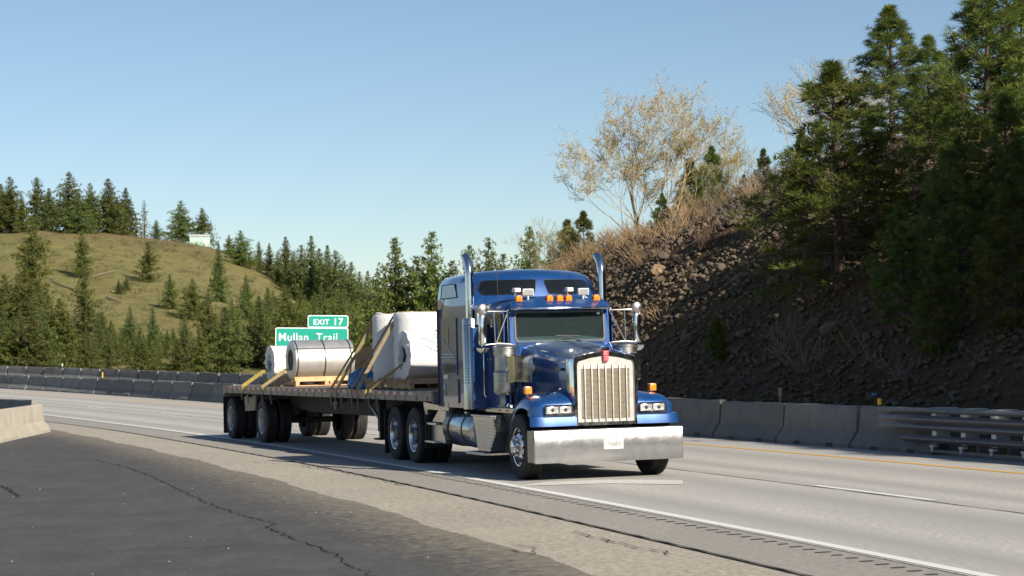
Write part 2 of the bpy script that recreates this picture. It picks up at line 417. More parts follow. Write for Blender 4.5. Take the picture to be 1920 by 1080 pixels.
M_twig_grey = plain('grey_dead_twigs', (.19, .16, .13), .9, 0, .25, 3)
M_log = plain('weathered_log', (.20, .165, .115), .9)

# ------------------------------------------------------------------ road frame (arc length a along the road, offset s across)
RX0, RY0, TH0, K0, K1, Z2, B1, WB, A1 = 5.3762, 12.0041, .27739, .00207824, 2.56489e-5, 1.12259e-4, 3.0227e-4, 1.5732, 50.88
SB = 7.32 + WB
_a = np.arange(-80, 340, .5)
_t = np.clip(_a - A1, 0, 110)
_th = np.cumsum(K0 + K1 * _t) * .5; _th -= np.interp(0, _a, _th); _th += TH0
_x = np.cumsum(-np.sin(_th)) * .5; _x += RX0 - np.interp(0, _a, _x)
_y = np.cumsum(np.cos(_th)) * .5; _y += RY0 - np.interp(0, _a, _y)
_z = Z2 * _t ** 2
def road(a, s, h=0.0):
    th = np.interp(a, _a, _th); t = np.clip(a - A1, 0, 110)
    return Vector((float(np.interp(a, _a, _x) + s * np.cos(th)), float(np.interp(a, _a, _y) + s * np.sin(th)), float(np.interp(a, _a, _z) + B1 * t * s + h)))
def heading(a): return float(np.interp(a, _a, _th))
def strip(s0, s1, a0, a1, h, step=1.0, ns=1, jit=0, seed=1):
    rnd = random.Random(seed); A = np.arange(a0, a1 + 1e-6, step); V = []; Fc = []; att = []
    f0 = s0 if callable(s0) else (lambda a: s0); f1 = s1 if callable(s1) else (lambda a: s1)
    for a in A:
        for k in range(ns + 1):
            V.append(tuple(road(a, f0(a) + (f1(a) - f0(a)) * k / ns, h))); att.append(k / ns)
    n = ns + 1
    for i in range(len(A) - 1):
        for k in range(ns): Fc.append((i * n + k, i * n + k + 1, (i + 1) * n + k + 1, (i + 1) * n + k))
    me = mesh_np('strip', V, Fc)
    at = me.attributes.new('across', 'FLOAT', 'POINT'); at.data.foreach_set('value', np.array(att, np.float32))
    return me
def cam_az(px):
    """ground direction (dx per unit depth) of an image column at horizon height"""
    d = FW + RT * ((px - 960) / F_PX); return d.x / d.y
def z_at(px, py, depth):
    d = FW + RT * ((px - 960) / F_PX) - UPV * ((py - 540) / F_PX); return CAM_H + d.z / d.y * depth
def at_s(px, s):
    """plan position where the view column px crosses road offset s"""
    k = cam_az(px); best = None
    for a in np.arange(-15, 300, .25):
        p = road(a, s)
        if p.y > 5:
            e = p.x / p.y - k
            if best is not None and best[0] * e <= 0:
                return p, a
            best = (e, p)
    return p, a

# ================================================================== SETTING
def structure(name, me, m, parent=None, label=None):
    o = link(name, me, m, parent)
    if parent is None: o['kind'] = 'structure'
    if label: o['label'] = label
    return o
# big ground sheet to the horizon (slightly below everything)
V = []; Fc = []
rads = [0, 20, 60, 120, 200, 320, 500, 900, 2000, 5000, 9000]; NA = 72
for r in rads[1:]:
    for k in range(NA): V.append((r * math.sin(2 * math.pi * k / NA), r * math.cos(2 * math.pi * k / NA), -.35))
V.append((0, 0, -.35)); c0 = len(V) - 1
tri = [(c0, (k + 1) % NA, k) for k in range(NA)]
quads = [(i * NA + k, i * NA + (k + 1) % NA, (i + 1) * NA + (k + 1) % NA, (i + 1) * NA + k) for i in range(len(rads) - 2) for k in range(NA)]
me = bpy.data.meshes.new('ground'); me.from_pydata(V, [], tri + quads); me.update()
structure('ground', me, M_ground, label='dry grassy valley floor reaching to the horizon')
# carriageway, shoulders, ramp
road_o = structure('road', strip(-.12, SB + .9, -70, 330, 0.0, 2, 6), M_lane, label='two worn light grey lanes curving away to the left')
# make the across-attribute 0..1 between edge line and yellow line
at = road_o.data.attributes['across']; vals = np.zeros(len(at.data), np.float32); at.data.foreach_get('value', vals)
at.data.foreach_set('value', np.clip((vals * (SB + 1.02) - .12) / 9.0, 0, 1))
seam = lambda a: -1.28 - .10 * math.sin(a * .21) * .3 - max(0, a - 50) * .012
structure('grey_shoulder', strip(seam, -.12, -70, 330, -.006, 2, 2), M_shoulder, label='smooth grey shoulder strip beside the white edge line')
darkedge = lambda a: -2.95 + .006 * min(60, max(0, a)) + .05 * math.sin(a * .9) + .025 * math.sin(a * 2.3 + 1) + .02 * math.sin(a * 5.3)
structure('tan_shoulder', strip(-4.5, seam, -70, 330, -.012, 1, 2), M_tan, label='tan chip sealed shoulder between grey strip and dark asphalt')
ramp_o = structure('asphalt_pullout', strip(-45, darkedge, -70, 72, -.004, .4, 6), M_dark, label='dark asphalt pullout in the left foreground')
structure('road', strip(9.9, 18.3, 84, 330, -.10, 3, 1), M_lane, label='opposite carriageway beyond the median barrier')
# seams, cracks, rumble grooves
structure('pavement_seam', strip(lambda a: seam(a) - .018, lambda a: seam(a) + .018 + .012 * math.sin(a * 7), -20, 90, .004, .4), M_crack, None, 'dark joint between grey shoulder and tan shoulder')
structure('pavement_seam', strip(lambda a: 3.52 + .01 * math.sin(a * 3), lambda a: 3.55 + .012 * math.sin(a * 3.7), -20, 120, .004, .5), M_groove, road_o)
def crack(pts, w, seed, parent, z=.005):
    rnd = random.Random(seed); P = []
    for p, q in zip(pts, pts[1:]):
        n = max(2, int((Vector(q) - Vector(p)).length / .12))
        for k in range(n): P.append(Vector(p).lerp(Vector(q), k / n) + Vector((rnd.gauss(0, .025), rnd.gauss(0, .04))))
    P.append(Vector(pts[-1])); V = []; Fc = []
    for i, p in enumerate(P):
        t = (P[min(i + 1, len(P) - 1)] - P[max(i - 1, 0)]).normalized(); n = Vector((-t.y, t.x)); ww = w * rnd.uniform(.25, 1.2)
        V += [(p.x + n.x * ww, p.y + n.y * ww, z), (p.x - n.x * ww, p.y - n.y * ww, z)]
    Fc = [(2 * i, 2 * i + 1, 2 * i + 3, 2 * i + 2) for i in range(len(P) - 1)]
    link('crack', mesh_np('crack', V, Fc), M_crack, parent)
def gp(px, py):
    d = FW + RT * ((px - 960) / F_PX) - UPV * ((py - 540) / F_PX); t = -CAM_H / d.z
    return (d.x * t, d.y * t)
crack([gp(180, 862), gp(235, 875), gp(290, 895), gp(330, 915), gp(400, 948), gp(450, 965), gp(515, 980), gp(500, 990), gp(560, 1013), gp(620, 1035), gp(665, 1065), gp(700, 1079), gp(760, 1110)], .013, 3, ramp_o)
crack([gp(590, 1015), gp(700, 1008), gp(780, 1002)], .010, 4, ramp_o)
crack([gp(240, 1030), gp(420, 1025), gp(590, 1022)], .008, 5, ramp_o)
crack([gp(-10, 905), gp(20, 920), gp(35, 932)], .03, 6, ramp_o)
crack([gp(960, 1032), gp(1000, 1040), gp(1010, 1028), gp(960, 1020)], .012, 7, ramp_o)
crack([gp(1075, 998), gp(1110, 1006), gp(1180, 1023), gp(1270, 1040)], .014, 8, bpy.data.objects['tan_shoulder'])
crack([gp(465, 866), gp(560, 872), gp(640, 884), gp(760, 910)], .012, 9, bpy.data.objects['tan_shoulder'])
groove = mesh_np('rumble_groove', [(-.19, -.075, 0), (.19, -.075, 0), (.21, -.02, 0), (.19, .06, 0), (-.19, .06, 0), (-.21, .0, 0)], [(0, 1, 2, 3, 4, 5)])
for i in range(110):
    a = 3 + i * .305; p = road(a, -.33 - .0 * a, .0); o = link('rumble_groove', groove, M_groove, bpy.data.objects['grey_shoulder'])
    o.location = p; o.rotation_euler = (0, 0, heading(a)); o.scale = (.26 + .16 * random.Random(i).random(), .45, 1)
# painted markings
def mark(name, me, m, label): structure(name, me, m, None, label)
mark('edge_line', strip(-.075, .075, -70, 330, .005, 1.5), M_white_line, 'solid white edge line along the near side of the road')
mark('median_line', strip(7.25, 7.38, -70, 330, .005, 1.5), M_yellow_line, 'solid yellow line along the concrete median barrier')
for k in range(-3, 12):
    a1 = 15.9 + 12.2 * k
    mark('lane_dash', strip(3.60, 3.72, a1 - 3.3, a1, .005, 1.1), M_white_line, 'white lane dash number %d seen from the camera' % 1 if False else 'white painted dash of the broken lane line')
    bpy.context.scene.collection.objects[-1]['group'] = 'dashes of the lane line'
Vs = [gp(955, 915), gp(1000, 911), gp(1140, 907), gp(1280, 909), gp(1280, 901), gp(1140, 900), gp(1020, 904)]
structure('worn_line', mesh_np('worn_line', [(x, y, .006) for x, y in Vs], [tuple(range(7))]), M_smear, None, 'worn white paint patch on the lane in front of the truck')

# ---------------------------------------------------------------- right rocky hillside (in road coordinates)
_hx = [-40, 20, 35.5, 40.6, 44.7, 48.3, 51.8, 55.7, 59.9, 62.2, 65.1, 72, 79, 85, 91, 97]
_hy = [8.3, 8.0, 7.9, 7.88, 7.7, 7.28, 6.86, 6.39, 6.03, 5.69, 5.25, 4.2, 3.1, 2.3, .9, -.5]
rngn = np.random.RandomState(4)
_ph = rngn.uniform(0, 6.28, (10, 2)); _fr = rngn.normal(0, 1, (10, 2))
def lump(x, y, scale):
    v = 0
    for i in range(10): v += math.sin((x * _fr[i, 0] + y * _fr[i, 1]) * scale * (1 + .25 * i) + _ph[i, 0]) / (1 + .35 * i)
    return v / 3
def smooth_(x): x = min(1, max(0, x)); return x * x * (3 - 2 * x)
def hill_r(a, s):
    q = min(1, max(0, (s - 9.9) / 10.1)); prof = q * (1.0 + .18 * math.sin(math.pi * q)) if q < 1 else 1
    prof = min(prof, 1); e = max(0, s - 20)
    ae = a + max(0, 20 - s) * 3.2 * smooth_((a - 52) / 16)
    h = float(np.interp(ae, _hx, _hy)) * prof
    amp = min(1, q * 3) * (1 if s < 20 else max(.3, 1 - e / 15))
    h += amp * (.22 * lump(a, s, .55) + .10 * lump(a + 9, s, 1.6)) - .012 * e * e * (1 if a > 60 else .2)
    return max(h, -.35)
A = np.arange(-40, 118, .6); S = np.concatenate([np.arange(9.7, 24, .4), np.arange(24, 70, 2.0)])
V = [tuple(road(a, s, hill_r(a, s) - .06)) for a in A for s in S]; n = len(S)
Fc = [(i * n + k, i * n + k + 1, (i + 1) * n + k + 1, (i + 1) * n + k) for i in range(len(A) - 1) for k in range(n - 1)]
hillside = structure('rocky_hillside', mesh_np('rocky_hillside', V, Fc, 180), M_slope, label='dark rocky scree slope behind the median barrier')
def on_hill(a, s, dz=0): return road(a, s, hill_r(a, s) + dz)

# rocks on the scree
def rock_mesh(seed, sub=1):
    rnd = random.Random(seed); bm = bmesh.new(); bmesh.ops.create_icosphere(bm, subdivisions=sub, radius=1)
    sc = Vector((rnd.uniform(.8, 1.25), rnd.uniform(.7, 1.1), rnd.uniform(.55, .85)))
    for v in bm.verts:
        v.co = Vector((v.co.x * sc.x, v.co.y * sc.y, v.co.z * sc.z)) * rnd.uniform(.72, 1.15)
    me = bpy.data.meshes.new('rock'); bm.to_mesh(me); bm.free(); me.materials.append(M_rock); return me
rocks = [rock_mesh(i) for i in range(7)]
rnd = random.Random(11)
def scree_w(a, s):
    # where stones lie thick: the middle of the slope, thin by the crest and to the far left
    w = 1.0
    if s > 17.5: w *= max(0, 1 - (s - 17.5) / 3) * .5
    if a > 56: w *= max(.05, 1 - (a - 56) / 10)
    if a < 38: w *= .8
    return w
for i in range(260):
    while True:
        a, s = rnd.uniform(30, 66), rnd.uniform(10.3, 19)
        if rnd.random() < scree_w(a, s): break
    o = link('rock', rocks[i % 7], M_rock, hillside); r = .07 + .15 * rnd.random() ** 2.2 if i % 15 else rnd.uniform(.18, .30)
    o.location = on_hill(a, s, r * .25); o.scale = (r, r, r); o.rotation_euler = (rnd.uniform(-.5, .5), rnd.uniform(-.5, .5), rnd.uniform(0, 6.3))
def scatter_join(name, n, protos, sampler, seed):
    rr = np.random.RandomState(seed); VV = []; FF = []; off = 0
    pv = []
    for m in protos:
        v = np.empty(len(m.vertices) * 3, np.float32); m.vertices.foreach_get('co', v); f = np.empty(len(m.polygons) * 3, np.int32)
        m.loops.foreach_get('vertex_index', f); pv.append((v.reshape(-1, 3), f.reshape(-1, 3)))
    for i in range(n):
        P, r = sampler(rr); v, f = pv[i % len(pv)]
        e = rr.uniform(-.6, .6, 2); z = rr.uniform(0, 6.28)
        Rm = np.array(Matrix.Rotation(z, 3, 'Z') @ Matrix.Rotation(e[0], 3, 'X') @ Matrix.Rotation(e[1], 3, 'Y'))
        VV.append((v * r) @ Rm.T + np.array(P)); FF.append(f + off); off += len(v)
    return mesh_np(name, np.concatenate(VV), np.concatenate(FF))
lowrock = [rock_mesh(50 + i, 1) for i in range(5)]
def smp(rr):
    while True:
        a, s = rr.uniform(22, 70), rr.uniform(10.1, 19.8)
        if rr.rand() < scree_w(a, s): break
    r = .028 + .07 * rr.rand() ** 1.6
    return on_hill(a, s, r * .2), r
scree = link('scree', scatter_join('scree', 12500, lowrock, smp, 5), M_rock, hillside); scree['kind'] = 'stuff'
bo = link('boulder', rock_mesh(77, 2), None); bo.data.materials.clear(); bo.data.materials.append(M_rock_tan)
p_, a_ = at_s(1239, 14.6); bo.location = on_hill(a_, 14.6, .12); bo.scale = (.2, .17, .33)
tag(bo, 'tan boulder standing upright on the dark scree slope', 'boulder')

# ---------------------------------------------------------------- left grassy hill (far)
_cx = [-3000, -1500, -500, -200, 0, 60, 110, 200, 270, 350, 420, 500, 560, 640, 720, 800, 900, 1100]
_cy = [330, 400, 455, 445, 434, 426, 432, 434, 446, 455, 470, 500, 535, 575, 618, 642, 655, 662]
D0, D1 = 175.0, 420.0
def smooth(x): x = min(1, max(0, x)); return x * x * (3 - 2 * x)
_hk = [cam_az(x) for x in _cx]; _hz = [z_at(x, y, D1) for x, y in zip(_cx, _cy)]
def hill_l(x, y):
    d = y; k = x / max(y, 1); top = float(np.interp(k, _hk, _hz))
    q = (d - D0) / (D1 - D0)
    prof = (.55 * q + .45 * smooth(q)) if q < 1 else 1 - .0
    if q <= 0: prof = 0
    if q > 1: prof = 1 - min(.6, (q - 1) * .5)
    h = top * prof + (min(1, max(0, q) * 3)) * (.5 * lump(x, y, .05) + .25 * lump(x + 31, y, .14)) * (1 if q < .93 else .25)
    return h - .3 * (1 - min(1, max(0, q) * 20))
KK = np.concatenate([np.arange(cam_az(-3000), cam_az(-500), .03), np.arange(cam_az(-500), cam_az(1150), .0035)]); DD = np.concatenate([np.arange(D0 - 3, D1 + 6, 3.5), np.arange(D1 + 8, D1 + 260, 12)])
V = []; bare = []
for d in DD:
    for k in KK:
        V.append((k * d, d, hill_l(k * d, d)))
        q = (d - D0) / (D1 - D0); bare.append(max(0, min(1, (q - .70) * 5)) * (1 if cam_az(60) < k < cam_az(520) else .4))
n = len(KK); Fc = [(i * n + j, i * n + j + 1, (i + 1) * n + j + 1, (i + 1) * n + j) for i in range(len(DD) - 1) for j in range(n - 1)]
me = mesh_np('grassy_hill', V, Fc, 180); at = me.attributes.new('bare', 'FLOAT', 'POINT'); at.data.foreach_set('value', np.array(bare, np.float32))
structure('grassy_hill', me, M_hill, label='grassy hillside dotted with conifers on the left')
def hill_hit(px, py):
    """plan position on the left hill seen at a pixel"""
    d = FW + RT * ((px - 960) / F_PX) - UPV * ((py - 540) / F_PX)
    for D in np.arange(D0, D1 + 40, 1.0):
        x, z = d.x / d.y * D, CAM_H + d.z / d.y * D
        if hill_l(x, D) >= z: return Vector((x, D, hill_l(x, D)))
    return Vector((d.x / d.y * D1, D1, hill_l(d.x / d.y * D1, D1)))


# unseen dark slope added behind the camera to darken reflections in the truck
V = []; Fc = []; n = 60
for i in range(n + 1):
    x = -260 + 520 * i / n
    for d, z in ((-70, -.3), (-95, 4), (-125, 11), (-160, 17), (-210, 20)): V.append((x, d - abs(x) * .1, z * (1 + .25 * math.sin(x * .05) + .15 * math.sin(x * .17)) if z > 0 else z))
Fc = [(i * 5 + k, i * 5 + k + 1, (i + 1) * 5 + k + 1, (i + 1) * 5 + k) for i in range(n) for k in range(4)]
structure('reflection_hill', mesh_np('reflection_hill', V, Fc, 60), terrain_mat('dark_reflection_slope', ((.03, .04, .015), (.05, .06, .02), (.08, .08, .035), (.02, .03, .01), (.10, .09, .05)), (.05, .3, 2)), label='unseen dark slope added behind the camera for reflections')

# ================================================================== BARRIERS, GUARDRAIL, SIGN
PROF = [(0, -.04), (0, .075), (.18, .33), (.225, .78), (.245, .81), (.365, .81), (.385, .78), (.43, .33), (.61, .075), (.61, -.04)]
def barrier_mesh(L=3.03, seed=0, chip=.0):
    rnd = random.Random(seed); rings = []
    for k in range(7):
        x = -L / 2 + L * k / 6; ring = []
        for j, (s, z) in enumerate(PROF):
            e = rnd.gauss(0, .004); ch = 0
            if k in (0, 6): x2 = x + (.02 if k == 0 else -.02) * (1 if j in (3, 4, 5, 6) else 0)
            else: x2 = x
            if j in (3, 4, 5, 6) and rnd.random() < chip: ch = rnd.uniform(.01, .03)
            ring.append((x2, s + e, z + e - ch))
        rings.append(ring)
    return MB().loft(rings).mesh('concrete_barrier', 28)
bprot = [barrier_mesh(3.03, i, .25) for i in range(5)]
slot = MB().box(-.13, .13, -.012, .06, -.02, .07, .01).mesh('drain_slot')
def barrier(a, s, m, label, group, i, dz=0, slots=True, tilt=0):
    rnd = random.Random(i * 7 + 1)
    o = bpy.data.objects.new('concrete_barrier', bprot[i % 5]); C.objects.link(o)
    if len(o.material_slots) == 0: bprot[i % 5].materials.append(m)
    o.material_slots[0].link = 'OBJECT'; o.material_slots[0].material = m
    p = road(a, s, dz); o.location = p + Vector((rnd.gauss(0, .012), rnd.gauss(0, .012), rnd.gauss(0, .008)))
    pitch = math.atan2(road(a + 1, s).z - road(a - 1, s).z, 2)
    o.rotation_euler = (0, -pitch, heading(a) + math.pi / 2 + rnd.gauss(0, .006)); o.scale = (1, -1, 1)
    tag(o, label, 'barrier', group)
    if slots:
        for x in (-.75, .62):
            c = link('drain_slot', slot, M_black, o); c.location = (x, 0, 0)
    return o
# local +x runs along the road, +y (mirrored) towards the median
special = {24.7 - 1.525 + 0 * 3.05: 'shaded grey concrete barrier segment overlapped by the guardrail end',
           24.7 + 1.525: 'shaded grey concrete barrier segment next left of the guardrail segment',
           24.7 + 4.575: 'shaded grey concrete barrier segment below the thin wooden stake',
           24.7 + 7.625: 'shaded grey concrete barrier segment just right of the truck bumper'}
ORDB = 'first second third fourth fifth sixth seventh eighth ninth tenth eleventh twelfth thirteenth fourteenth fifteenth sixteenth'.split()
k = 0; a = 24.7 - 1.525
while a < 190:
    lab = next((v for kk, v in special.items() if abs(kk - a) < .1), None)
    n_ = int(round((a - 76.5) / 3.05)) + 1
    if lab is None and 1 <= n_ <= 14: lab = 'grey median barrier segment, %s in the row counting left from the trailer rear' % ORDB[n_ - 1]
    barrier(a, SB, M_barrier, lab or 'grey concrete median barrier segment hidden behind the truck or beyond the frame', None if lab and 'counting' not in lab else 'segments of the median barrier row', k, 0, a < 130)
    a += 3.05; k += 1
a = 78.0
while a < 200:
    n_ = int(round((a - 98) / 3.05)) + 1
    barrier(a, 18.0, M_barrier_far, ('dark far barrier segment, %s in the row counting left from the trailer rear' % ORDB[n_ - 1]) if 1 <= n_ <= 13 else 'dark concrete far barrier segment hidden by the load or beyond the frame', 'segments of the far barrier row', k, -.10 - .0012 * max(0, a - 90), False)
    a += 3.05; k += 1

# barrier nose at the left edge: two runs meeting in a V
def wall_run(name, p0, p1, m, label, h0=.81):
    d = (Vector(p1) - Vector(p0)); L = d.length; d.normalize(); rings = []
    e = empty(name, (p0[0], p0[1], 0), math.atan2(d.y, d.x))
    rnd = random.Random(int(L * 100)); n = 14
    for k in range(n + 1):
        x = L * k / n
        rings.append([(x + (.05 * (1 - z / .81) if k == n else 0) * 1.5, s - .305 + rnd.gauss(0, .006), z * h0 / .81 + rnd.gauss(0, .004) - (.03 * rnd.random() if (z > .7 and rnd.random() < .25) else 0)) for s, z in PROF])
    b = MB().loft(rings).build('body', m, e, 28)
    return tag(e, label, 'barrier')
nx0 = gp(-45, 836); nx1 = gp(74, 810); nx0 = tuple(Vector(nx1) + (Vector(nx0) - Vector(nx1)) * 3.2)
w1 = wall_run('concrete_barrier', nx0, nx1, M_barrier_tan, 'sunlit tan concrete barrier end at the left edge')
chp = MB()
rndc = random.Random(3)
for i in range(60):
    t_ = .7 + .3 * rndc.random(); q = Vector(nx0).lerp(Vector(nx1), t_); r = rndc.uniform(.012, .04)
    x, y = q.x + rndc.gauss(.12, .12), q.y - .38 + rndc.gauss(0, .14)
    chp.box(x - r, x + r, y - r, y + r, -.004, r, r * .3)
tag(chp.build('concrete_rubble', M_barrier_tan), 'crumbs of broken concrete at the foot of the tan barrier', 'rubble', None, 'stuff')
fx0 = gp(-60, 786); fx1 = gp(64, 797); fx0 = tuple(Vector(fx1) + (Vector(fx0) - Vector(fx1)) * 1.6)
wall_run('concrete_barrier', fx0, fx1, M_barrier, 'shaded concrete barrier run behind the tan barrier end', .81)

# guardrail (thrie beam) on the right
gr = empty('guardrail', road(23.6, SB), 0); g0 = Vector(gr.location)
tag(gr, 'galvanised three ridge guardrail joining the barrier at the right', 'guardrail')
def sweep(prof, a0, a1, step=.5, fn=None):
    rings = []
    for a in np.arange(a0, a1 - 1e-6, -step):
        q = fn(a) if fn else 1
        rings.append([tuple(road(a, SB + (s if fn is None else s * q), z) - g0) for s, z in prof])
    return rings
fade = lambda a: min(1, max(.15, (23.4 - a) / 1.2))
def rail_prof(z0, z1, ridges, depth=.085, n=16):
    f = []
    for k_ in range(n * ridges + 1):
        u = k_ / n; f.append((-.005 - depth * (.5 + .5 * math.cos(2 * math.pi * (u - .5))) ** .6, z0 + (z1 - z0) * u / ridges))
    return f + [(s_ + .006, z_) for s_, z_ in reversed(f)]
MB().loft(sweep(rail_prof(.735, .835, 1), 23.55, 2, .4, fade)).build('top_rail', M_galv, gr, 40)
MB().loft(sweep(rail_prof(.425, .695, 2), 23.55, 2, .4, fade)).build('middle_rail', M_galv, gr, 40)
MB().loft(sweep(rail_prof(.215, .345, 1), 22.6, 2, .4)).build('lower_rail', M_galv, gr, 40)
MB().loft(sweep([(-.03, .05), (-.03, .10), (0, .10), (0, .05)], 21.9, 2, .4)).build('kerb_rail', M_galv, gr, 40)
postm = MB().box(-.06, .06, .30, .45, -.05, .80, .006).mesh('post')
blockm = MB().box(-.17, .17, .012, .42, .815, .838, .004).box(-.07, .07, .012, .30, .20, .81, .006).mesh('blockout')
foot = MB().box(-.07, .07, -.05, .06, .135, .185, .01).box(-.03, .03, -.05, .0, .06, .14, .008).mesh('bracket')
for i in range(19):
    a = 21.6 - i * .953; p = road(a, SB) - g0; rz = heading(a) + math.pi / 2
    for nm, me_, m_ in (('post', postm, M_galv), ('blockout', blockm, M_galvtop), ('bracket', foot, M_galvtop)):
        o = link(nm, me_, m_, gr); o.location = p; o.rotation_euler = (0, 0, rz); o.scale = (1, -1, 1)
boltm = MB().lathe([(.0, -.02), (.022, -.02), (.022, .01)], (0, 0, 0), 'y', 8).mesh('bolt')
for z in (.44, .58, .70):
    for da in (0, .12):
        o = link('bolt', boltm, M_black, gr); o.location = road(23.35 - da, SB + .16, z) - g0; o.rotation_euler = (0, 0, heading(23) + math.pi)
# reflectors, stake, plastic scrap
def reflector(pos, m, h, w, label, rz):
    e = empty('barrier_reflector', pos, rz)
    MB().box(-.02, .02, -w / 2, w / 2, .03, h, .004).build('reflector_face', m, e)
    MB().box(-.03, .03, -w / 2 * .8, w / 2 * .8, 0, .03).build('base', M_black, e)
    tag(e, label, 'reflector')
p_, a_ = at_s(1645, SB + .3); reflector(road(a_, SB + .3, .81), M_yelrefl, .15, .085, 'yellow reflector on the barrier next to the guardrail', math.pi / 2 + R_(-60))
p_, a_ = at_s(192, SB + .3); reflector(road(a_, SB + .3, .81), M_yelrefl, .33, .13, 'yellow reflector on the median barrier left of the trailer', math.pi / 2 + R_(-60))
p_, a_ = at_s(115, 18.3); reflector(road(a_, 18.3, .72), M_white, .22, .14, 'small white reflector on the far barrier row', math.pi / 2 + R_(-60))
p_, a_ = at_s(1459, SB + .9); e = empty('wooden_stake', road(a_, SB + .9, .0))
MB().box(-.03, .03, -.02, .02, 0, 1.1, .004).build('shaft', M_stake, e); MB().box(-.035, .035, -.025, .025, .93, 1.10, .004).build('tip', plain('pale_stake_tip', (.42, .32, .18), .8), e)
tag(e, 'thin brown wooden stake standing behind the grey barrier', 'stake')
p_, a_ = at_s(1634, SB + 1.6); e = link('plastic_scrap', rock_mesh(91, 2), None); e.data.materials.clear(); e.data.materials.append(M_blueplastic)
e.location = (p_.x, p_.y, z_at(1634, 740, p_.y)); e.scale = (.075, .05, .05)
tag(e, 'scrap of pale blue plastic caught above the barrier', 'plastic scrap')
MB().tube([(p_.x, p_.y, .0), (p_.x + .02, p_.y, z_at(1634, 742, p_.y))], .008, 5).build('stem', M_twig, None)
st = C.objects[-1]; st.parent = e; st.matrix_parent_inverse = Matrix.LocRotScale(e.location, None, e.scale).inverted()

# exit sign
def text_mesh(s, size, bold=.0, sx=1.0):
    cu = bpy.data.curves.new('txt', 'FONT'); cu.body = s; cu.size = size; cu.offset = bold; cu.extrude = .004; cu.space_character = 1.08
    o = bpy.data.objects.new('txt', cu); C.objects.link(o); bpy.context.view_layer.update()
    me = bpy.data.meshes.new_from_object(o.evaluated_get(bpy.context.evaluated_depsgraph_get())); bpy.data.objects.remove(o)
    for v in me.vertices: v.co.x *= sx
    return me
SD = 118.0
def SX(px): return cam_az(px) * SD
sg = empty('exit_sign', (SX(580), SD, -.2), R_(1.0)); sg.rotation_euler = (0, R_(1.6), R_(4))
tag(sg, 'green highway exit sign with white lettering behind the trailer', 'sign')
zt = z_at(580, 614.5, SD) + .2; mpp = SD / F_PX
W = 136 * mpp; Hm = 2.5; We = 76 * mpp; He = 23.5 * mpp
def panel(name, x0, x1, z0, z1):
    o = MB().prism(rrect(x0, x1, z0, z1, .12), lambda a, b: (a, -.03, b), lambda a, b: (a, .03, b)).build(name, M_signw, sg)
    MB().prism(rrect(x0 + .05, x1 - .05, z0 + .05, z1 - .05, .09), lambda a, b: (a, -.036, b), lambda a, b: (a, -.02, b)).build('green_field', M_sign, o); return o
P1 = panel('main_panel', -W / 2, W / 2, zt - Hm, zt); P2 = panel('exit_panel', W / 2 - We, W / 2, zt + .012, zt + He)
def letter(s, x, z, size, parent, sx=1, bold=.012):
    me = text_mesh(s, size, bold, sx); o = link('lettering', me, M_signw, parent); o.location = (x, -.042, z); o.rotation_euler = (math.pi / 2, 0, 0); return o
letter('Mullan  Trail', -W / 2 + .17, zt - .79, .68, P1, .93, .002)
letter('EXIT', W / 2 - We + .32, zt + .19, .44, P2, 1.0, .006); letter('17', W / 2 - We + 1.48, zt + .17, .58, P2, 1.0, .006)
for x in (-W * .3, W * .3): MB().box(x - .07, x + .07, .04, .14, 0, zt + (He if x > 0 else 0) - .2).build('post', M_galv, sg)
# fallen logs and shed on the hill
for i, (x0, y0, x1, y1) in enumerate(((175, 522, 215, 512), (98, 530, 150, 548), (200, 560, 228, 570))):
    A_, B_ = hill_hit(x0, y0), hill_hit(x1, y1); d = B_ - A_
    if d.length > 22: B_ = A_ + d * (22 / d.length); B_.z = hill_l(B_.x, B_.y)
    e = empty('fallen_log', A_)
    mid = [A_.lerp(B_, t) for t in (0, .33, .66, 1)]
    MB().tube([Vector((m_.x, m_.y, hill_l(m_.x, m_.y) + .2)) - A_ for m_ in mid], [.13, .12, .10, .07], 6).build('trunk', M_log, e)
    tag(e, ['pale fallen log high on the grassy slope', 'long pale fallen log on the left of the grassy slope', 'short fallen log in the middle of the grassy slope', 'dark fallen log low on the grassy slope', 'small fallen log near the hilltop shed'][i], 'log')
p = hill_hit(378, 452); sh = empty('hilltop_shed', (p.x, p.y - 3, hill_l(p.x, p.y - 3) - .4), R_(12))
MB().box(-2.1, 2.1, -1.5, 1.5, 0, 2.2).build('wall', M_shed, sh)
MB().prism_x([(-1.75, 2.2), (1.75, 2.2), (1.75, 2.3), (0, 2.75), (-1.75, 2.3)], -2.25, 2.25).build('roof', M_shedroof, sh)
MB().box(1.0, 1.5, -1.53, -1.49, .0, 1.5).build('door', M_white, sh)
tag(sh, 'small pale green shed on the crest of the hill', 'shed')
p = hill_hit(247, 437); cr_ = empty('parked_trailer', (p.x, p.y + 1, hill_l(p.x, p.y + 1) - .1), R_(20))
MB().box(-1.3, 1.3, -.8, .8, .45, 1.35, .2, 2).build('body', M_white, cr_); MB().lathe([(.0, -.9), (.3, -.9), (.3, -.75), (0, -.75)], (0, 0, .3), 'y', 12).build('wheel', M_rubber, cr_)
tag(cr_, 'small white trailer parked between trees on the hill crest', 'trailer')

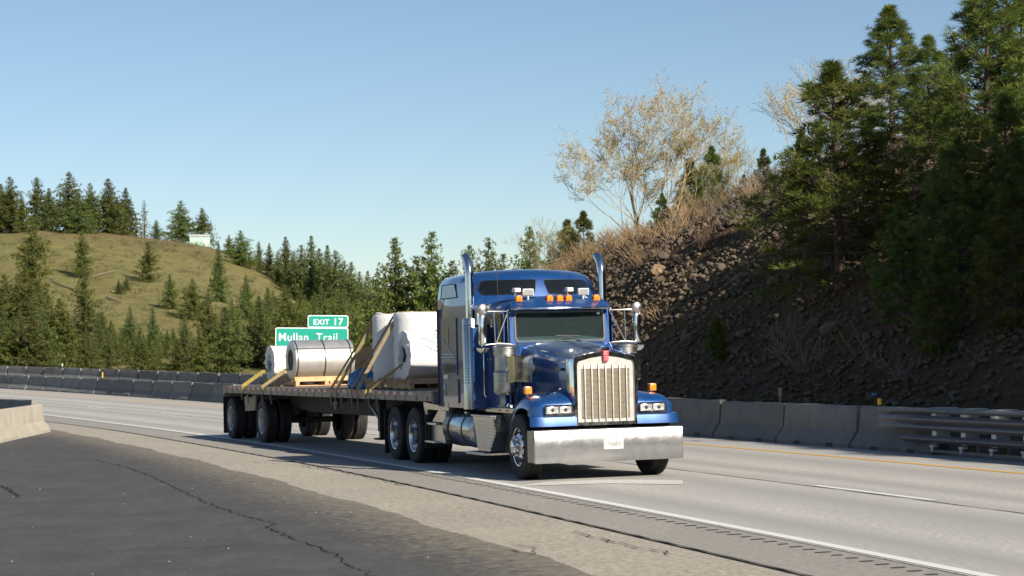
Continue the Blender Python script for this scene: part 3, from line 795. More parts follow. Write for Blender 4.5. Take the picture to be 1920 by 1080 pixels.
# ================================================================== SEMI TRACTOR (local: +x forward, +y its left, origin under the bumper)
YAW1, YAW2 = 0.32723, 0.37948
TR = empty('semi_tractor', (1.4533, 30.7753, 0), YAW1 - math.pi / 2)
tag(TR, 'dark blue long nosed semi tractor with chrome stacks driving toward the camera', 'truck')
AX, LD = -.88, -7.36
M_disc = plain('shaded_grimy_wheel_disc', (.10, .10, .10), .55, .3, .3, 8, dirt=((.05, .045, .04), 6, .6))  # grey darkened to carry the shade of the deep dish, grime mottled over it
def tyre_prof(w, r, ri, y):
    h = w / 2
    return [(ri, y - h * .8), (ri + .03, y - h * .92), (r * .80, y - h * 1.03), (r * .93, y - h * .98), (r * .985, y - h * .84), (r, y - h * .62), (r * 1.0, y), (r, y + h * .62), (r * .985, y + h * .84), (r * .93, y + h * .98), (r * .80, y + h * 1.03), (ri + .03, y + h * .92), (ri, y + h * .8)]
def grooved(w, r, ri, y):
    P = tyre_prof(w, r, ri, y); out = []
    for p in P[:6]: out.append(p)
    h = w / 2
    for g in (-.42, -.14, .14, .42):
        c = y + g * h; out += [(r, c - .010), (r - .014, c - .006), (r - .014, c + .006), (r, c + .010)]
    for p in P[7:]: out.append(p)
    return out
def make_wheel(parent, x, y, side, front=False, dual=False, rt=.515, yw=.285, rim_m=None):
    """side -1 = right (outer face at -y)"""
    rim_m = rim_m or M_rim; ri = .292
    tys = [0] if not dual else [0, -side * .335]
    s = side; o = .5 * yw
    if front:
        prof = [(.300, s * (o - .02)), (.302, s * (o - .005)), (.285, s * (o - .01)), (.275, s * (o - .05)), (.25, s * (o - .055)), (.17, s * (o + .005)), (.125, s * (o + .012)), (.120, s * (o + .075)), (.10, s * (o + .10)), (.05, s * (o + .115)), (.001, s * (o + .117))]
    else:
        prof = [(.300, s * (o - .02)), (.302, s * (o - .005)), (.285, s * (o - .012)), (.272, s * (o - .05)), (.264, s * (o - .19)), (.25, s * (o - .215)), (.02, s * (o - .215))]
    e = MB().lathe(prof, (0, 0, 0), 'y', 40, cap=False).build('wheel', rim_m, parent, 30); e.location = (x, y, rt - .01)
    for ty in tys: MB().lathe(grooved(yw, rt, ri, ty), (0, 0, 0), 'y', 40, True).build('tyre', M_rubber, e, 40)
    hb = MB(); nb = MB()
    if not front: MB().lathe([(.258, s * (o - .19)), (.20, s * (o - .205)), (.15, s * (o - .20)), (.135, s * (o - .13)), (.12, s * (o - .05)), (.10, s * (o - .035)), (.001, s * (o - .03))], (0, 0, 0), 'y', 32).build('wheel_disc', M_disc, e, 30)
    for k in range(10):
        a = 2 * math.pi * k / 10; c, q = math.cos(a), math.sin(a)
        yy = s * (o - .03) if front else s * (o - .188)
        hb.lathe([(.001, s * .012), (.024, s * .012), (.028, 0), (.028, -s * .03)], (c * .222, yy, q * .222), 'y', 10)
        a += math.pi / 10; c, q = math.cos(a), math.sin(a); yy = s * (o + .002) if front else s * (o - .20)
        nb.lathe([(.001, s * .07), (.012, s * .065), (.019, s * .045), (.02, 0)], (c * .148, yy, q * .148), 'y', 8)
    hb.build('hand_holes', M_black, e)['kind'] = 'stuff'; nb.build('lug_nuts', M_chrome if front else rim_m, e)['kind'] = 'stuff'
    return e
for s in (-1, 1):
    w = make_wheel(TR, AX, s * 1.055, s, True)
    w.rotation_euler = (0, 0, R_(-1.5))
for x in (LD + .66, LD - .66):
    for s in (-1, 1): make_wheel(TR, x, s * 1.10, s, False, True)
# frame, axles
for s in (-1, 1): MB().box(-.35, -8.75, s * .38, s * .47, .66, .95).build('frame_rail', M_frame, TR)
for x in (LD + .66, LD - .66): MB().tube([(x, -.95, .50), (x, .95, .50)], .09, 10).lathe([(.0, -.25), (.2, -.15), (.24, 0), (.2, .15), (0, .25)], (x, 0, .5), 'y', 14).build('drive_axle', M_frame, TR)
MB().tube([(AX, -.95, .48), (AX, -.5, .40), (AX, .5, .40), (AX, .95, .48)], .06, 8).build('front_axle', M_frame, TR)
MB().box(-.5, -2.2, -.33, .33, .62, 1.2, .1).build('engine_block', M_frame, TR)
MB().lathe([(.0, -.05), (.52, -.05), (.5, .02), (.0, .03)], (LD + .05, 0, 1.12), 'z', 28).build('fifth_wheel', M_frame, TR)
MB().box(-5.35, -8.6, -.42, .42, .955, 1.0).build('deck_plate', M_alu, TR)
for s in (-1, 1):
    MB().box(LD - 1.32, LD - 1.335, s * .72, s * 1.25, .10, .95).build('mud_flap', M_black, TR)
    MB().box(LD + 1.38, LD + 1.40, s * .72, s * 1.22, .30, .90).build('mud_flap', M_black, TR)
# bumper
bp = MB()
bp.loft([[(-.05, y, .277), (-.004, y, .277), (0, y, .285), (0, y, .765), (-.012, y, .782), (-.16, y, .785), (-.16, y, .775), (-.05, y, .77)] for y in (-1.22, 1.22)])
bump = bp.build('bumper', M_bumper, TR, 40)
for s in (-1, 1): MB().box(-.32, -.004, s * 1.215, s * 1.235, .285, .775, .006).build('bumper_end', M_bumper, bump)
pl = MB().prism(rrect(-.165, .165, -.083, .083, .012), lambda a, b: (.004, a + .06, b + .545), lambda a, b: (.010, a + .06, b + .545)).build('license_plate', M_plate, bump)
ink = MB()
rp = random.Random(5)
for i in range(5):
    y = -.085 + i * .042 + .06
    for z0, z1, y0, y1 in ((.025, .033, 0, .026), (-.004, .004, 0, .026), (-.033, -.025, 0, .026), (-.03, .03, 0, .007), (-.03, .03, .019, .026)):
        if rp.random() < .75: ink.box(.0105, .012, y + y0, y + y1, .545 + z0, .545 + z1)
ink.build('plate_print', M_plate_ink, pl)
# grille
GX = -.10
outer = [(-.53, .83), (.53, .83), (.535, 1.2), (.54, 1.80), (.525, 1.86), (.48, 1.895), (.25, 1.945), (.0, 1.985), (-.25, 1.945), (-.48, 1.895), (-.525, 1.86), (-.54, 1.80), (-.535, 1.2)]
inner = [(-.462, .885), (.462, .885), (.463, 1.2), (.465, 1.74), (.455, 1.79), (.43, 1.825), (.24, 1.875), (0, 1.91), (-.24, 1.875), (-.43, 1.825), (-.455, 1.79), (-.465, 1.74), (-.463, 1.2)]
gs = MB(); 
L0 = [gs.vs([(x, a * k, b) for a, b in l]) for x, l, k in ((GX - .30, outer, 1), (GX - .02, outer, 1), (GX, [(a * .985, .83 + (b - .83) * .99 + .004) for a, b in outer], 1), (GX, [(a * 1.02, b + .004 * (1 if b > 1 else -1)) for a, b in inner], 1), (GX - .05, inner, 1))]
for A_, B_ in zip(L0, L0[1:]):
    for i in range(13): gs.face([A_[i], A_[(i + 1) % 13], B_[(i + 1) % 13], B_[i]])
G = gs.build('grille', M_chrome, TR, 30)
MB().prism_x([(a, b) for a, b in inner], GX - .07, GX - .062).build('backing', M_black, G)
MB().prism_x([(-.463, 1.70), (.463, 1.70), (.463, 1.74), (.455, 1.79), (.43, 1.825), (.24, 1.875), (0, 1.91), (-.24, 1.875), (-.43, 1.825), (-.455, 1.79), (-.463, 1.74)], GX - .06, GX - .022).build('top_panel', M_grille, G)
for y0, y1, z0, z1 in ((-.463, -.40, .885, 1.70), (.40, .463, .885, 1.70), (-.40, .40, .885, .935)): MB().box(GX - .06, GX - .022, y0, y1, z0, z1).build('side_panel', M_grille, G)
lv = MB()
for i in range(40):
    z = .945 + i * .0188; lv.prism_y([(GX - .050, z - .002), (GX - .024, z), (GX - .018, z + .0125), (GX - .045, z + .0125)], -.40, .40)
lv.build('louvres', M_louver, G)['kind'] = 'stuff'
for i in range(7):
    y = -.345 + i * .115
    MB().prism_y([(GX - .03, .885), (GX + .004, .90), (GX + .006, 1.70), (GX - .004, 1.765), (GX - .025, 1.775)], y - .0075, y + .0075).build('grille_bar', M_grille, G)
em = MB().prism_x([(-.052, 1.985), (.052, 1.985), (.056, 2.01), (.05, 2.035), (-.05, 2.035), (-.056, 2.01)], GX - .06, GX + .035).box(GX - .01, GX + .02, -.03, .03, 1.80, 1.99, .008).build('emblem', M_chrome, TR)
MB().prism_x([(-.048, 1.99), (.048, 1.99), (.046, 1.93), (.036, 1.815), (-.036, 1.815), (-.046, 1.93)], GX + .01, GX + .03).build('red_shield', M_red, em)
wl = MB()
for z, w in ((1.965, .034), (1.945, .03), (1.925, .03), (1.885, .026)): wl.box(GX + .03, GX + .034, -w, w * (.4 if z == 1.945 else 1), z - .004, z + .004)
for y in (-.02, 0, .02): wl.box(GX + .03, GX + .033, y - .002, y + .002, 1.83, 1.87)
wl.build('emblem_marks', plain('emblem_pale', (.7, .45, .45), .4), em)
# hood
def hood_ring(x, hw, zb, zs, zc, r=.08):
    half = [(hw * .98, zb), (hw, zb + .3), (hw, zs - r), (hw - r * .3, zs - r * .3), (hw - r, zs), (hw * .55, zs + (zc - zs) * .62), (hw * .16, zs + (zc - zs) * .95), (.0, zc)]
    return [(x, -y, z) for y, z in half] + [(x, y, z) for y, z in reversed(half[:-1])]
rings = []
for t in [0, .04, .1, .2, .35, .5, .62, .72, .82, .9, 1]:
    x = -.13 - 1.87 * t; fl = max(0, (t - .45) / .55); fl = fl * fl * (3 - 2 * fl)
    rings.append(hood_ring(x, .522 + .045 * t + .20 * fl, .90 + .30 * t, 1.865 + .11 * t + .115 * fl, 1.958 + .14 * t + .06 * fl, .07 + .05 * t))
HD = MB().loft(rings, closed=False).build('hood', M_blue, TR, 32)
MB().tube([(-.14, 0, 1.975), (-1.0, 0, 2.035), (-1.95, 0, 2.17)], .008, 6).build('centre_trim', M_chrome, HD)
for s in (-1, 1):
    MB().box(-.56, -.78, s * .566, s * .58, 1.69, 1.735, .004).build('hood_badge', M_gold, HD)
    MB().tube([(-.18, s * .50, 1.90), (-.9, s * .545, 1.96), (-1.3, s * .60, 2.0), (-1.9, s * .79, 2.115)], .006, 5).build('trim_line', M_chrome, HD)
    MB().box(-.22, -.26, s * .53, s * .545, 1.25, 1.34, .004).build('side_reflector', M_red, HD)
# cowl behind the hood
MB().loft([[(x, y, z) for y, z in ((-.84, 1.1), (-.84, 2.06), (-.75, zc), (.75, zc), (.84, 2.06), (.84, 1.1))] for x, zc in ((-1.92, 2.10), (-2.12, 2.165))]).build('cowl', M_blue, TR)
# fenders
path = [(-.075, .835), (-.085, .90), (-.105, .985), (-.15, 1.0), (-.16, 1.06), (-.17, 1.165), (-.215, 1.225), (-.33, 1.275), (-.5, 1.305), (-.72, 1.32), (-.95, 1.29), (-1.15, 1.20), (-1.31, 1.06), (-1.42, .90), (-1.48, .74)]
for s in (-1, 1):
    rings = []
    for i, (u, z) in enumerate(path):
        p, q = path[max(0, i - 1)], path[min(len(path) - 1, i + 1)]
        t = Vector((q[0] - p[0], q[1] - p[1])).normalized(); n = Vector((-t.y, t.x)) * -1
        n = Vector((t.y, -t.x)); 
        if n.y < 0 and i > 5: n = -n
        if i <= 5: n = Vector((1, .0)) if i < 5 else Vector((.9, .4)).normalized()
        hump = .13 * math.exp(-((u + .62) / .28) ** 2)
        vo = 1.235 if i < 3 else (1.205 if i < 6 else 1.19)
        sec = []
        for v, off, hk in ((.50, 0, 1), (.56, 0, .95), (.66, 0, .45), (.78, 0, .1), (vo - .24, 0, 0), (vo - .12, -.028, 0), (vo - .045, -.085, 0), (vo - .008, -.155, 0), (vo, -.20, 0), (vo - .02, -.215, 0)):
            k_ = .45 if i < 3 else 1.0
            sec.append((u + n.x * off * k_, s * v, z + n.y * off + hump * hk))
        rings.append(sec)
    fd = MB().loft(rings, closed=False).build('fender', M_blue, TR, 35)
    # dark wheel-well liner
    MB().loft([[(AX + .60 * math.cos(t), s * v, .50 + .66 * math.sin(t)) for v in (.5, 1.15)] for t in np.linspace(.35, 2.9, 14)], closed=False).build('wheel_well', M_black, fd)
    # headlights
    hx = -.135
    y0, y1 = s * .545, s * 1.005
    hl = MB().ring_plate(rrect(min(y0, y1), max(y0, y1), 1.005, 1.165, .03), rrect(min(y0, y1) + .02, max(y0, y1) - .02, 1.025, 1.145, .02), lambda a, b: (hx + .04, a, b), lambda a, b: (hx - .05, a, b)).build('headlight', M_chrome, TR)
    MB().box(hx - .03, hx - .02, min(y0, y1) + .015, max(y0, y1) - .015, 1.02, 1.15).build('reflector', M_lens, hl)
    ym = (y0 + y1) / 2
    for a0, a1 in ((min(y0, y1) + .025, ym - .008), (ym + .008, max(y0, y1) - .025)):
        ln = MB().box(hx - .012, hx + .022, a0, a1, 1.03, 1.14, .012, 2).build('lamp', M_lens, hl)
        MB().lathe([(.001, .003), (.022, .003), (.03, 0)], (hx + .022, (a0 + a1) / 2, 1.085), 'x', 14).build('bulb_cap', M_black, hl)
    MB().box(-.16, -.075, s * .535, s * 1.03, .985, 1.0, .004).build('trim_strip', M_chrome, hl)
    tl = MB().tube([(-.78, s * 1.05, 1.22), (-.78, s * 1.05, 1.325)], .022, 8).build('turn_signal', M_chrome, TR)
    MB().box(-.84, -.72, s * 1.05 - .058, s * 1.05 + .058, 1.325, 1.445, .018, 2).build('amber_lens', M_amber, tl)
# cab
def cab_ring(x, hw, zr, zc):
    half = [(hw, 1.08), (hw, 2.0), (hw - .015, 2.35), (hw - .04, zr - .14), (hw - .10, zr - .05), (hw - .22, zr), (hw * .4, zr + (zc - zr) * .8), (0, zc)]
    return [(x, -y, z) for y, z in half] + [(x, y, z) for y, z in reversed(half[:-1])]
M_gasket = plain('dusty_rubber_gasket', (.10, .095, .085), .6)
CAB = MB().loft([cab_ring(-2.12, .87, 2.755, 2.80), cab_ring(-2.25, .93, 2.80, 2.86), cab_ring(-2.5, .97, 2.84, 2.91), cab_ring(-3.1, .985, 2.86, 2.93)], closed=False).build('cab', M_blue, TR, 40)
fr_o = rrect(-.865, .865, 2.07, 2.76, .07); fr_i = rrect(-.775, .775, 2.155, 2.64, .07)
MB().ring_plate(fr_o, fr_i, lambda a, b: (-2.10 - (b - 2.1) * .08, a, b), lambda a, b: (-2.14 - (b - 2.1) * .08, a, b)).build('windscreen_frame', M_blue, CAB)
MB().ring_plate(rrect(-.79, .79, 2.14, 2.655, .08), rrect(-.762, .762, 2.168, 2.627, .065), lambda a, b: (-2.085 - (b - 2.1) * .08, a, b), lambda a, b: (-2.105 - (b - 2.1) * .08, a, b)).build('windscreen_gasket', M_gasket, CAB)
ws = MB().prism(rrect(-.77, .77, 2.16, 2.635, .068), lambda a, b: (-2.108 - (b - 2.1) * .08, a, b), lambda a, b: (-2.114 - (b - 2.1) * .08, a, b)).build('windscreen', M_glass, TR)
MB().box(-2.142, -2.139, .665, .715, 2.585, 2.62).build('sticker', M_white, ws)
MB().loft([[(-2.14, y, 2.0), (-2.14, y, 2.19), (-2.5, y, 2.24), (-2.5, y, 2.0)] for y in (-.82, .82)]).build('dashboard', M_dash, CAB)
MB().box(-3.02, -3.08, -.93, .93, 1.1, 2.8).build('back_wall', M_seat, CAB)
for y in (-.45, .45):
    st_ = MB().box(-2.95, -2.8, y - .25, y + .25, 1.6, 2.38, .06, 2).box(-2.92, -2.8, y - .13, y + .13, 2.36, 2.56, .05, 2).box(-2.95, -2.4, y - .25, y + .25, 1.55, 1.72, .05, 2).build('seat', M_seat, CAB)
MB().lathe([(.2, -.014), (.214, 0), (.2, .014), (.186, 0)], (0, 0, 0), 'x', 24, True).build('steering_wheel', M_black, CAB)
C.objects[-1].location = (-2.45, .45, 2.27); C.objects[-1].rotation_euler = (0, R_(-35), 0)
MB().box(-2.20, -2.16, -.16, .08, 2.545, 2.60, .01).build('mirror', M_black, CAB)
for s in (-1, 1):   # wipers from the middle, doors, windows
    wp = MB().tube([(-2.075, .12 + s * .26, 2.15), (-2.065, .12 + s * .10, 2.20), (-2.08, .12 - s * .02, 2.235)], .007, 6).tube([(-2.073, .12 + s * .30 - .12 * s, 2.242 - .004 * s), (-2.073, .12 - s * .22, 2.238 + .004 * s)], .008, 6).build('wiper', M_black, TR)
    yy = s * .987
    dr = MB().prism(rrect(-3.0, -2.18, 1.12, 2.70, .06), lambda a, b: (a, yy - s * .10 * max(0, (a + 2.5) / .38) * .55, b), lambda a, b: (a, yy + s * .012 - s * .10 * max(0, (a + 2.5) / .38) * .55, b)).build('door', M_blue, TR)
    MB().prism(rrect(-2.92, -2.25, 2.10, 2.62, .06), lambda a, b: (a, yy - s * .09 * max(0, (a + 2.5) / .38) * .5 - s * .01, b), lambda a, b: (a, yy + s * .018 - s * .09 * max(0, (a + 2.5) / .38) * .5, b)).build('window', M_dkglass, dr)
    MB().box(-2.88, -2.72, yy, yy + s * .035, 1.86, 1.90, .01).build('handle', M_chrome, dr)
    MB().tube([(-2.16, s * .885, 2.12), (-2.17, s * .88, 2.68)], .012, 6).build('pillar_trim', M_chrome, CAB)
    MB().tube([(-2.98, s * 1.02, 1.25), (-2.98, s * 1.05, 1.30), (-2.98, s * 1.05, 2.0), (-2.98, s * 1.02, 2.05)], .013, 8).build('grab_rail', M_chrome, TR)
# visor
vz = MB()
for sgn in (1,):
    ringsv = []
    for y, dx, dz in ((-.86, -.10, .0), (-.82, -.03, .0), (-.78, .0, .0), (0, .03, .004), (.78, .0, .0), (.82, -.03, .0), (.86, -.10, .0)):
        ringsv.append([(-1.95 + dx, y, 2.695 + dz), (-2.10, y, 2.80 + dz * 3 - (.03 if abs(y) > .8 else 0)), (-2.16, y, 2.835 + dz * 4 - (.03 if abs(y) > .8 else 0)), (-2.16, y, 2.80), (-1.95 + dx, y, 2.685)])
    vz.loft(ringsv)
VS = vz.build('sun_visor', M_blue, TR, 30)
MB().tube([(-2.05, -.865, 2.69), (-1.975, -.82, 2.69), (-1.948, -.78, 2.69), (-1.915, 0, 2.694), (-1.948, .78, 2.69), (-1.975, .82, 2.69), (-2.05, .865, 2.69)], .019, 8).build('edge_trim', M_chrome, VS)
for y in (-.70, -.165, .01, .165, .655):
    ml = MB().lathe([(.05, -.10), (.055, 0), (.05, .03), (.001, .035)], (0, 0, 0), 'x', 14).box(-.12, .02, -.05, .05, -.06, -.03).build('marker_light', M_amber, TR)
    ml.location = (-2.12, y, 2.868); ml.scale = (1, 1.05, .9)
for y in (-.70, .22):
    hn = MB().lathe([(.015, -.3), (.02, -.1), (.035, 0), (.062, .05), (.05, .05)], (0, 0, 0), 'x', 14).tube([(-.05, 0, -.02), (-.05, 0, -.11)], .02, 8).build('air_horn', M_chrome, TR)
    hn.location = (-2.22, y, 3.0)
    MB().box(-.08, .055, -.058, .058, -.035, .042, .012).build('horn_cover', M_white, hn)
for y in (-.50, .47):
    sl = MB().box(-.06, .02, -.095, .095, -.06, .06, .02, 2).tube([(-.02, 0, -.06), (-.02, 0, -.12)], .015, 8).build('work_lamp', M_white, TR)
    sl.location = (-2.22, y, 2.965)
    MB().box(.02, .026, -.08, .08, -.048, .048, .005).build('lens', M_lens, sl)
MB().tube([(-2.5, -.93, 2.85), (-2.55, -.94, 3.5)], .006, 5).build('antenna', M_black, TR)
# sleeper
def sl_ring(z, w, ur, uf, ub, r=.14, k=2.2):
    pts = []
    for v in np.linspace(-1, 1, 25): pts.append((uf - (uf - ub) * abs(v) ** k, v * w, z))
    pts.append((ub - .35, w, z)); pts.append(((ub + ur) / 2, w, z)); pts.append((ur + r, w, z)); pts.append((ur + r * .3, w - r * .3, z)); pts.append((ur, w - r, z))
    pts.append((ur, 0, z)); pts.append((ur, -w + r, z)); pts.append((ur + r * .3, -w + r * .3, z)); pts.append((ur + r, -w, z)); pts.append(((ub + ur) / 2, -w, z)); pts.append((ub - .35, -w, z))
    return pts
UR = -5.30
SLP = [sl_ring(1.06, 1.20, UR, -3.10, -3.16), sl_ring(2.2, 1.21, UR, -3.10, -3.16), sl_ring(2.62, 1.205, UR, -3.10, -3.2), sl_ring(2.76, 1.20, UR, -3.02, -3.30), sl_ring(2.90, 1.185, UR, -2.94, -3.42), sl_ring(3.05, 1.165, UR, -3.0, -3.53), sl_ring(3.18, 1.145, UR, -3.06, -3.62),
       sl_ring(3.25, 1.12, UR + .02, -3.10, -3.66), sl_ring(3.30, 1.07, UR + .05, -3.15, -3.70), sl_ring(3.345, .97, UR + .13, -3.24, -3.74), sl_ring(3.38, .80, UR + .25, -3.36, -3.8), sl_ring(3.405, .5, UR + .5, -3.6, -3.95), sl_ring(3.415, .2, UR + .8, -3.9, -4.1)]
SL = MB().loft(SLP).build('sleeper', M_blue, TR, 32)
# front windows of the sleeper, following its curved face
def sl_pt(v, z, off):
    zs = [2.62, 2.76, 2.90, 3.05, 3.18, 3.25]; W_ = np.interp(z, zs, [1.205, 1.2, 1.185, 1.165, 1.145, 1.12]); uf = np.interp(z, zs, [-3.1, -3.02, -2.94, -3.0, -3.06, -3.10]); ub = np.interp(z, zs, [-3.2, -3.3, -3.42, -3.53, -3.62, -3.66])
    q = abs(v) / W_; n = Vector((1, 2.2 * (uf - ub) * q ** 1.2 / W_ * (1 if v > 0 else -1), .1)).normalized()
    return Vector((uf - (uf - ub) * q ** 2.2, v, z)) + n * off
for s in (-1, 1):
    me_ = MB(); loop = []
    poly_ = [(.09, 3.205), (.86, 3.205), (.95, 3.17), (.985, 3.06), (.97, 2.985), (.90, 2.965), (.16, 2.965), (.115, 2.99), (.075, 3.17)]
    # triangulated strip: rows of the window between its left and right edge
    rows = []
    for z, l, r in ((2.965, .17, .90), (2.985, .125, .965), (3.06, .105, .985), (3.17, .08, .955), (3.195, .085, .90), (3.205, .11, .85)):
        rows.append([tuple(sl_pt(s * (l + (r - l) * t), z, .010)) for t in np.linspace(0, 1, 14)])
    me_.loft(rows, closed=False); me_.build('front_window', M_dkglass, SL, 60)
    edge = [tuple(sl_pt(s * l, z, .012)) for z, l in ((2.965, .17), (2.985, .125), (3.06, .105), (3.17, .08), (3.195, .085), (3.205, .11))] + [tuple(sl_pt(s * (.11 + .74 * t), 3.205, .012)) for t in np.linspace(.1, 1, 8)] + [tuple(sl_pt(s * r, z, .012)) for z, r in ((3.195, .90), (3.17, .955), (3.06, .985), (2.985, .965), (2.965, .90))] + [tuple(sl_pt(s * (.17 + .73 * t), 2.965, .012)) for t in np.linspace(.9, 0, 8)]
    MB().tube(edge, .007, 5).build('window_gasket', M_black, SL)
    y = s * 1.213
    def sp_panel(name, u0, u1, z0, z1, m, t=.012, r=.05, par=SL, yb=None):
        yb = y if yb is None else yb
        return MB().prism(rrect(u0, u1, z0, z1, r), lambda a, b: (a, yb - s * .03, b), lambda a, b: (a, yb + s * t, b)).build(name, m, par)
    wv = MB().prism([(-4.95, 3.19), (-4.2, 3.19), (-3.98, 2.95), (-4.95, 2.95)], lambda a, b: (a, s * (1.213 - (b - 2.62) * .105) - s * .03, b), lambda a, b: (a, s * (1.213 - (b - 2.62) * .105) + s * .006, b)).build('side_window', M_dkglass, SL)
    MB().tube([(a, s * (1.218 - (b - 2.62) * .105), b) for a, b in ((-4.95, 3.19), (-4.2, 3.19), (-3.98, 2.95), (-4.95, 2.95), (-4.95, 3.19))], .009, 5).build('window_gasket', M_black, SL)
    d1 = sp_panel('side_door', -4.85, -3.95, 1.62, 2.60, M_blue); d2 = sp_panel('luggage_door', -4.75, -3.9, 1.14, 1.55, M_blue)
    sp_panel('latch', -4.5, -4.40, 2.15, 2.45, M_gold, .02, .02, d1)
    for q in ((-4.75, 2.25, -4.05, 1.93), (-4.85, 1.92, -3.98, 1.92), (-4.8, 1.97, -4.1, 1.97)): MB().tube([(q[0], y + s * .014, q[1]), (q[2], y + s * .014, q[3])], .011, 5).build('stripe', M_steel, d1)
    sp_panel('vent', -4.6, -4.05, 1.66, 1.80, M_black, .016, .02, d1)
    MB().tube([(-4.62, y + s * .02, 1.25), (-4.62, y + s * .035, 1.3), (-4.62, y + s * .035, 1.43), (-4.62, y + s * .02, 1.47)], .012, 6).build('handle', M_chrome, d2)
    MB().box(-5.12, -5.10, s * 1.20, s * 1.216, 1.1, 3.0).build('panel_joint', M_black, SL)
# stacks
for s in (-1, 1):
    x, y = (-3.24, s * 1.19)
    sk = MB().tube([(x, y, 2.4), (x, y, 3.30), (x - .012, y, 3.40), (x - .05, y, 3.49), (x - .11, y, 3.56), (x - .20, y, 3.62)], .074, 18, False).build('exhaust_stack', M_chrome, TR, 60)
    MB().tube([(x - .10, y, 3.555), (x - .195, y, 3.617)], .060, 14).build('pipe_bore', M_black, sk)
    pr_ = MB().lathe([(.142, 0), (.142, 1.50), (.13, 1.52), (.075, 1.53)], (0, 0, 0), 'z', 30).build('heat_shield', M_perf, TR); pr_.location = (x + .02, y, 1.05)
    MB().box(x + .10, x + .22, y - s * .05, y - s * .28, 2.45, 2.78, .01).build('stack_bracket', M_steel, TR)
    MB().box(x + .14, x + .26, y + s * .05, y - s * .20, 1.05, 2.42, .01).build('stack_panel', M_blue, TR)
# air cleaners, scoops
for s in (-1, 1):
    x, y = -1.86, s * 1.05
    ac = MB().lathe([(.05, 1.30), (.15, 1.305), (.185, 1.34), (.19, 1.36), (.19, 1.50), (.195, 1.505), (.195, 1.53), (.19, 1.535), (.19, 1.62), (.196, 1.625), (.196, 1.66), (.19, 1.665), (.17, 1.70), (.17, 1.92), (.19, 1.95), (.192, 2.04), (.20, 2.05), (.20, 2.075), (.17, 2.105), (.05, 2.115)], (x, y, 0), 'z', 32).build('air_cleaner', M_steel, TR, 25)
    MB().loft([[(x0, y + s * (w0), 1.50 + b), (x0, y + s * w0, 1.93), (x0, y - s * .28, 1.93), (x0, y - s * .26, 1.50)] for x0, w0, b in ((-1.30, .03, .02), (-1.42, .045, 0), (-1.70, .05, 0))]).build('intake_scoop', M_chrome, TR, 50)
    MB().tube([(-1.7, s * .85, 1.75), (-1.6, s * .62, 1.7)], .12, 12).build('intake_duct', M_black, TR)
    MB().tube([(-1.72, s * 1.0, 1.56), (-1.66, s * 1.08, 1.72), (-1.62, s * 1.0, 1.88)], .05, 10).build('elbow', M_chrome, TR)
# mirrors
for s in (-1, 1):
    z0, z1, v1 = 2.02, 2.55, s * 1.35
    mr = MB().tube([(-2.14, s * .88, 2.655), (-2.10, s * 1.02, 2.655), (-2.06, s * 1.33, 2.655), (-2.06, s * 1.40, 2.63), (-2.06, s * 1.40, 2.14), (-2.06, s * 1.36, 2.11), (-2.0, s * 1.1, 2.135), (-2.05, s * .9, 2.12), (-2.0, s * .80, 2.10)], .011, 8).tube([(-2.10, s * 1.14, 2.66), (-2.06, s * 1.14, 2.14)], .010, 8).tube([(-2.14, s * .89, 2.645), (-2.06, s * 1.12, 2.15)], .012, 8).build('mirror_bracket', M_steel, TR)
    MB().box(-2.12, -2.03, v1 - .065, v1 + .065, 2.10, 2.60, .035, 3).build('mirror_head', M_chrome, mr, 50)
    MB().box(-2.125, -2.12, v1 - .055, v1 + .055, 2.13, 2.57).build('mirror_glass', M_lens, mr)
    MB().lathe([(.001, .05), (.05, .045), (.09, .02), (.098, 0), (.09, -.012), (.001, -.012)], (-2.06, v1 + s * .0, 2.69), 'x', 20).build('round_mirror', M_steel, mr)
    MB().lathe([(.001, -.09), (.05, -.08), (.095, -.045), (.115, 0), (.10, .012), (.001, .012)], (-2.06, v1, 2.06), 'z', 20).build('spot_mirror', M_chrome, mr)
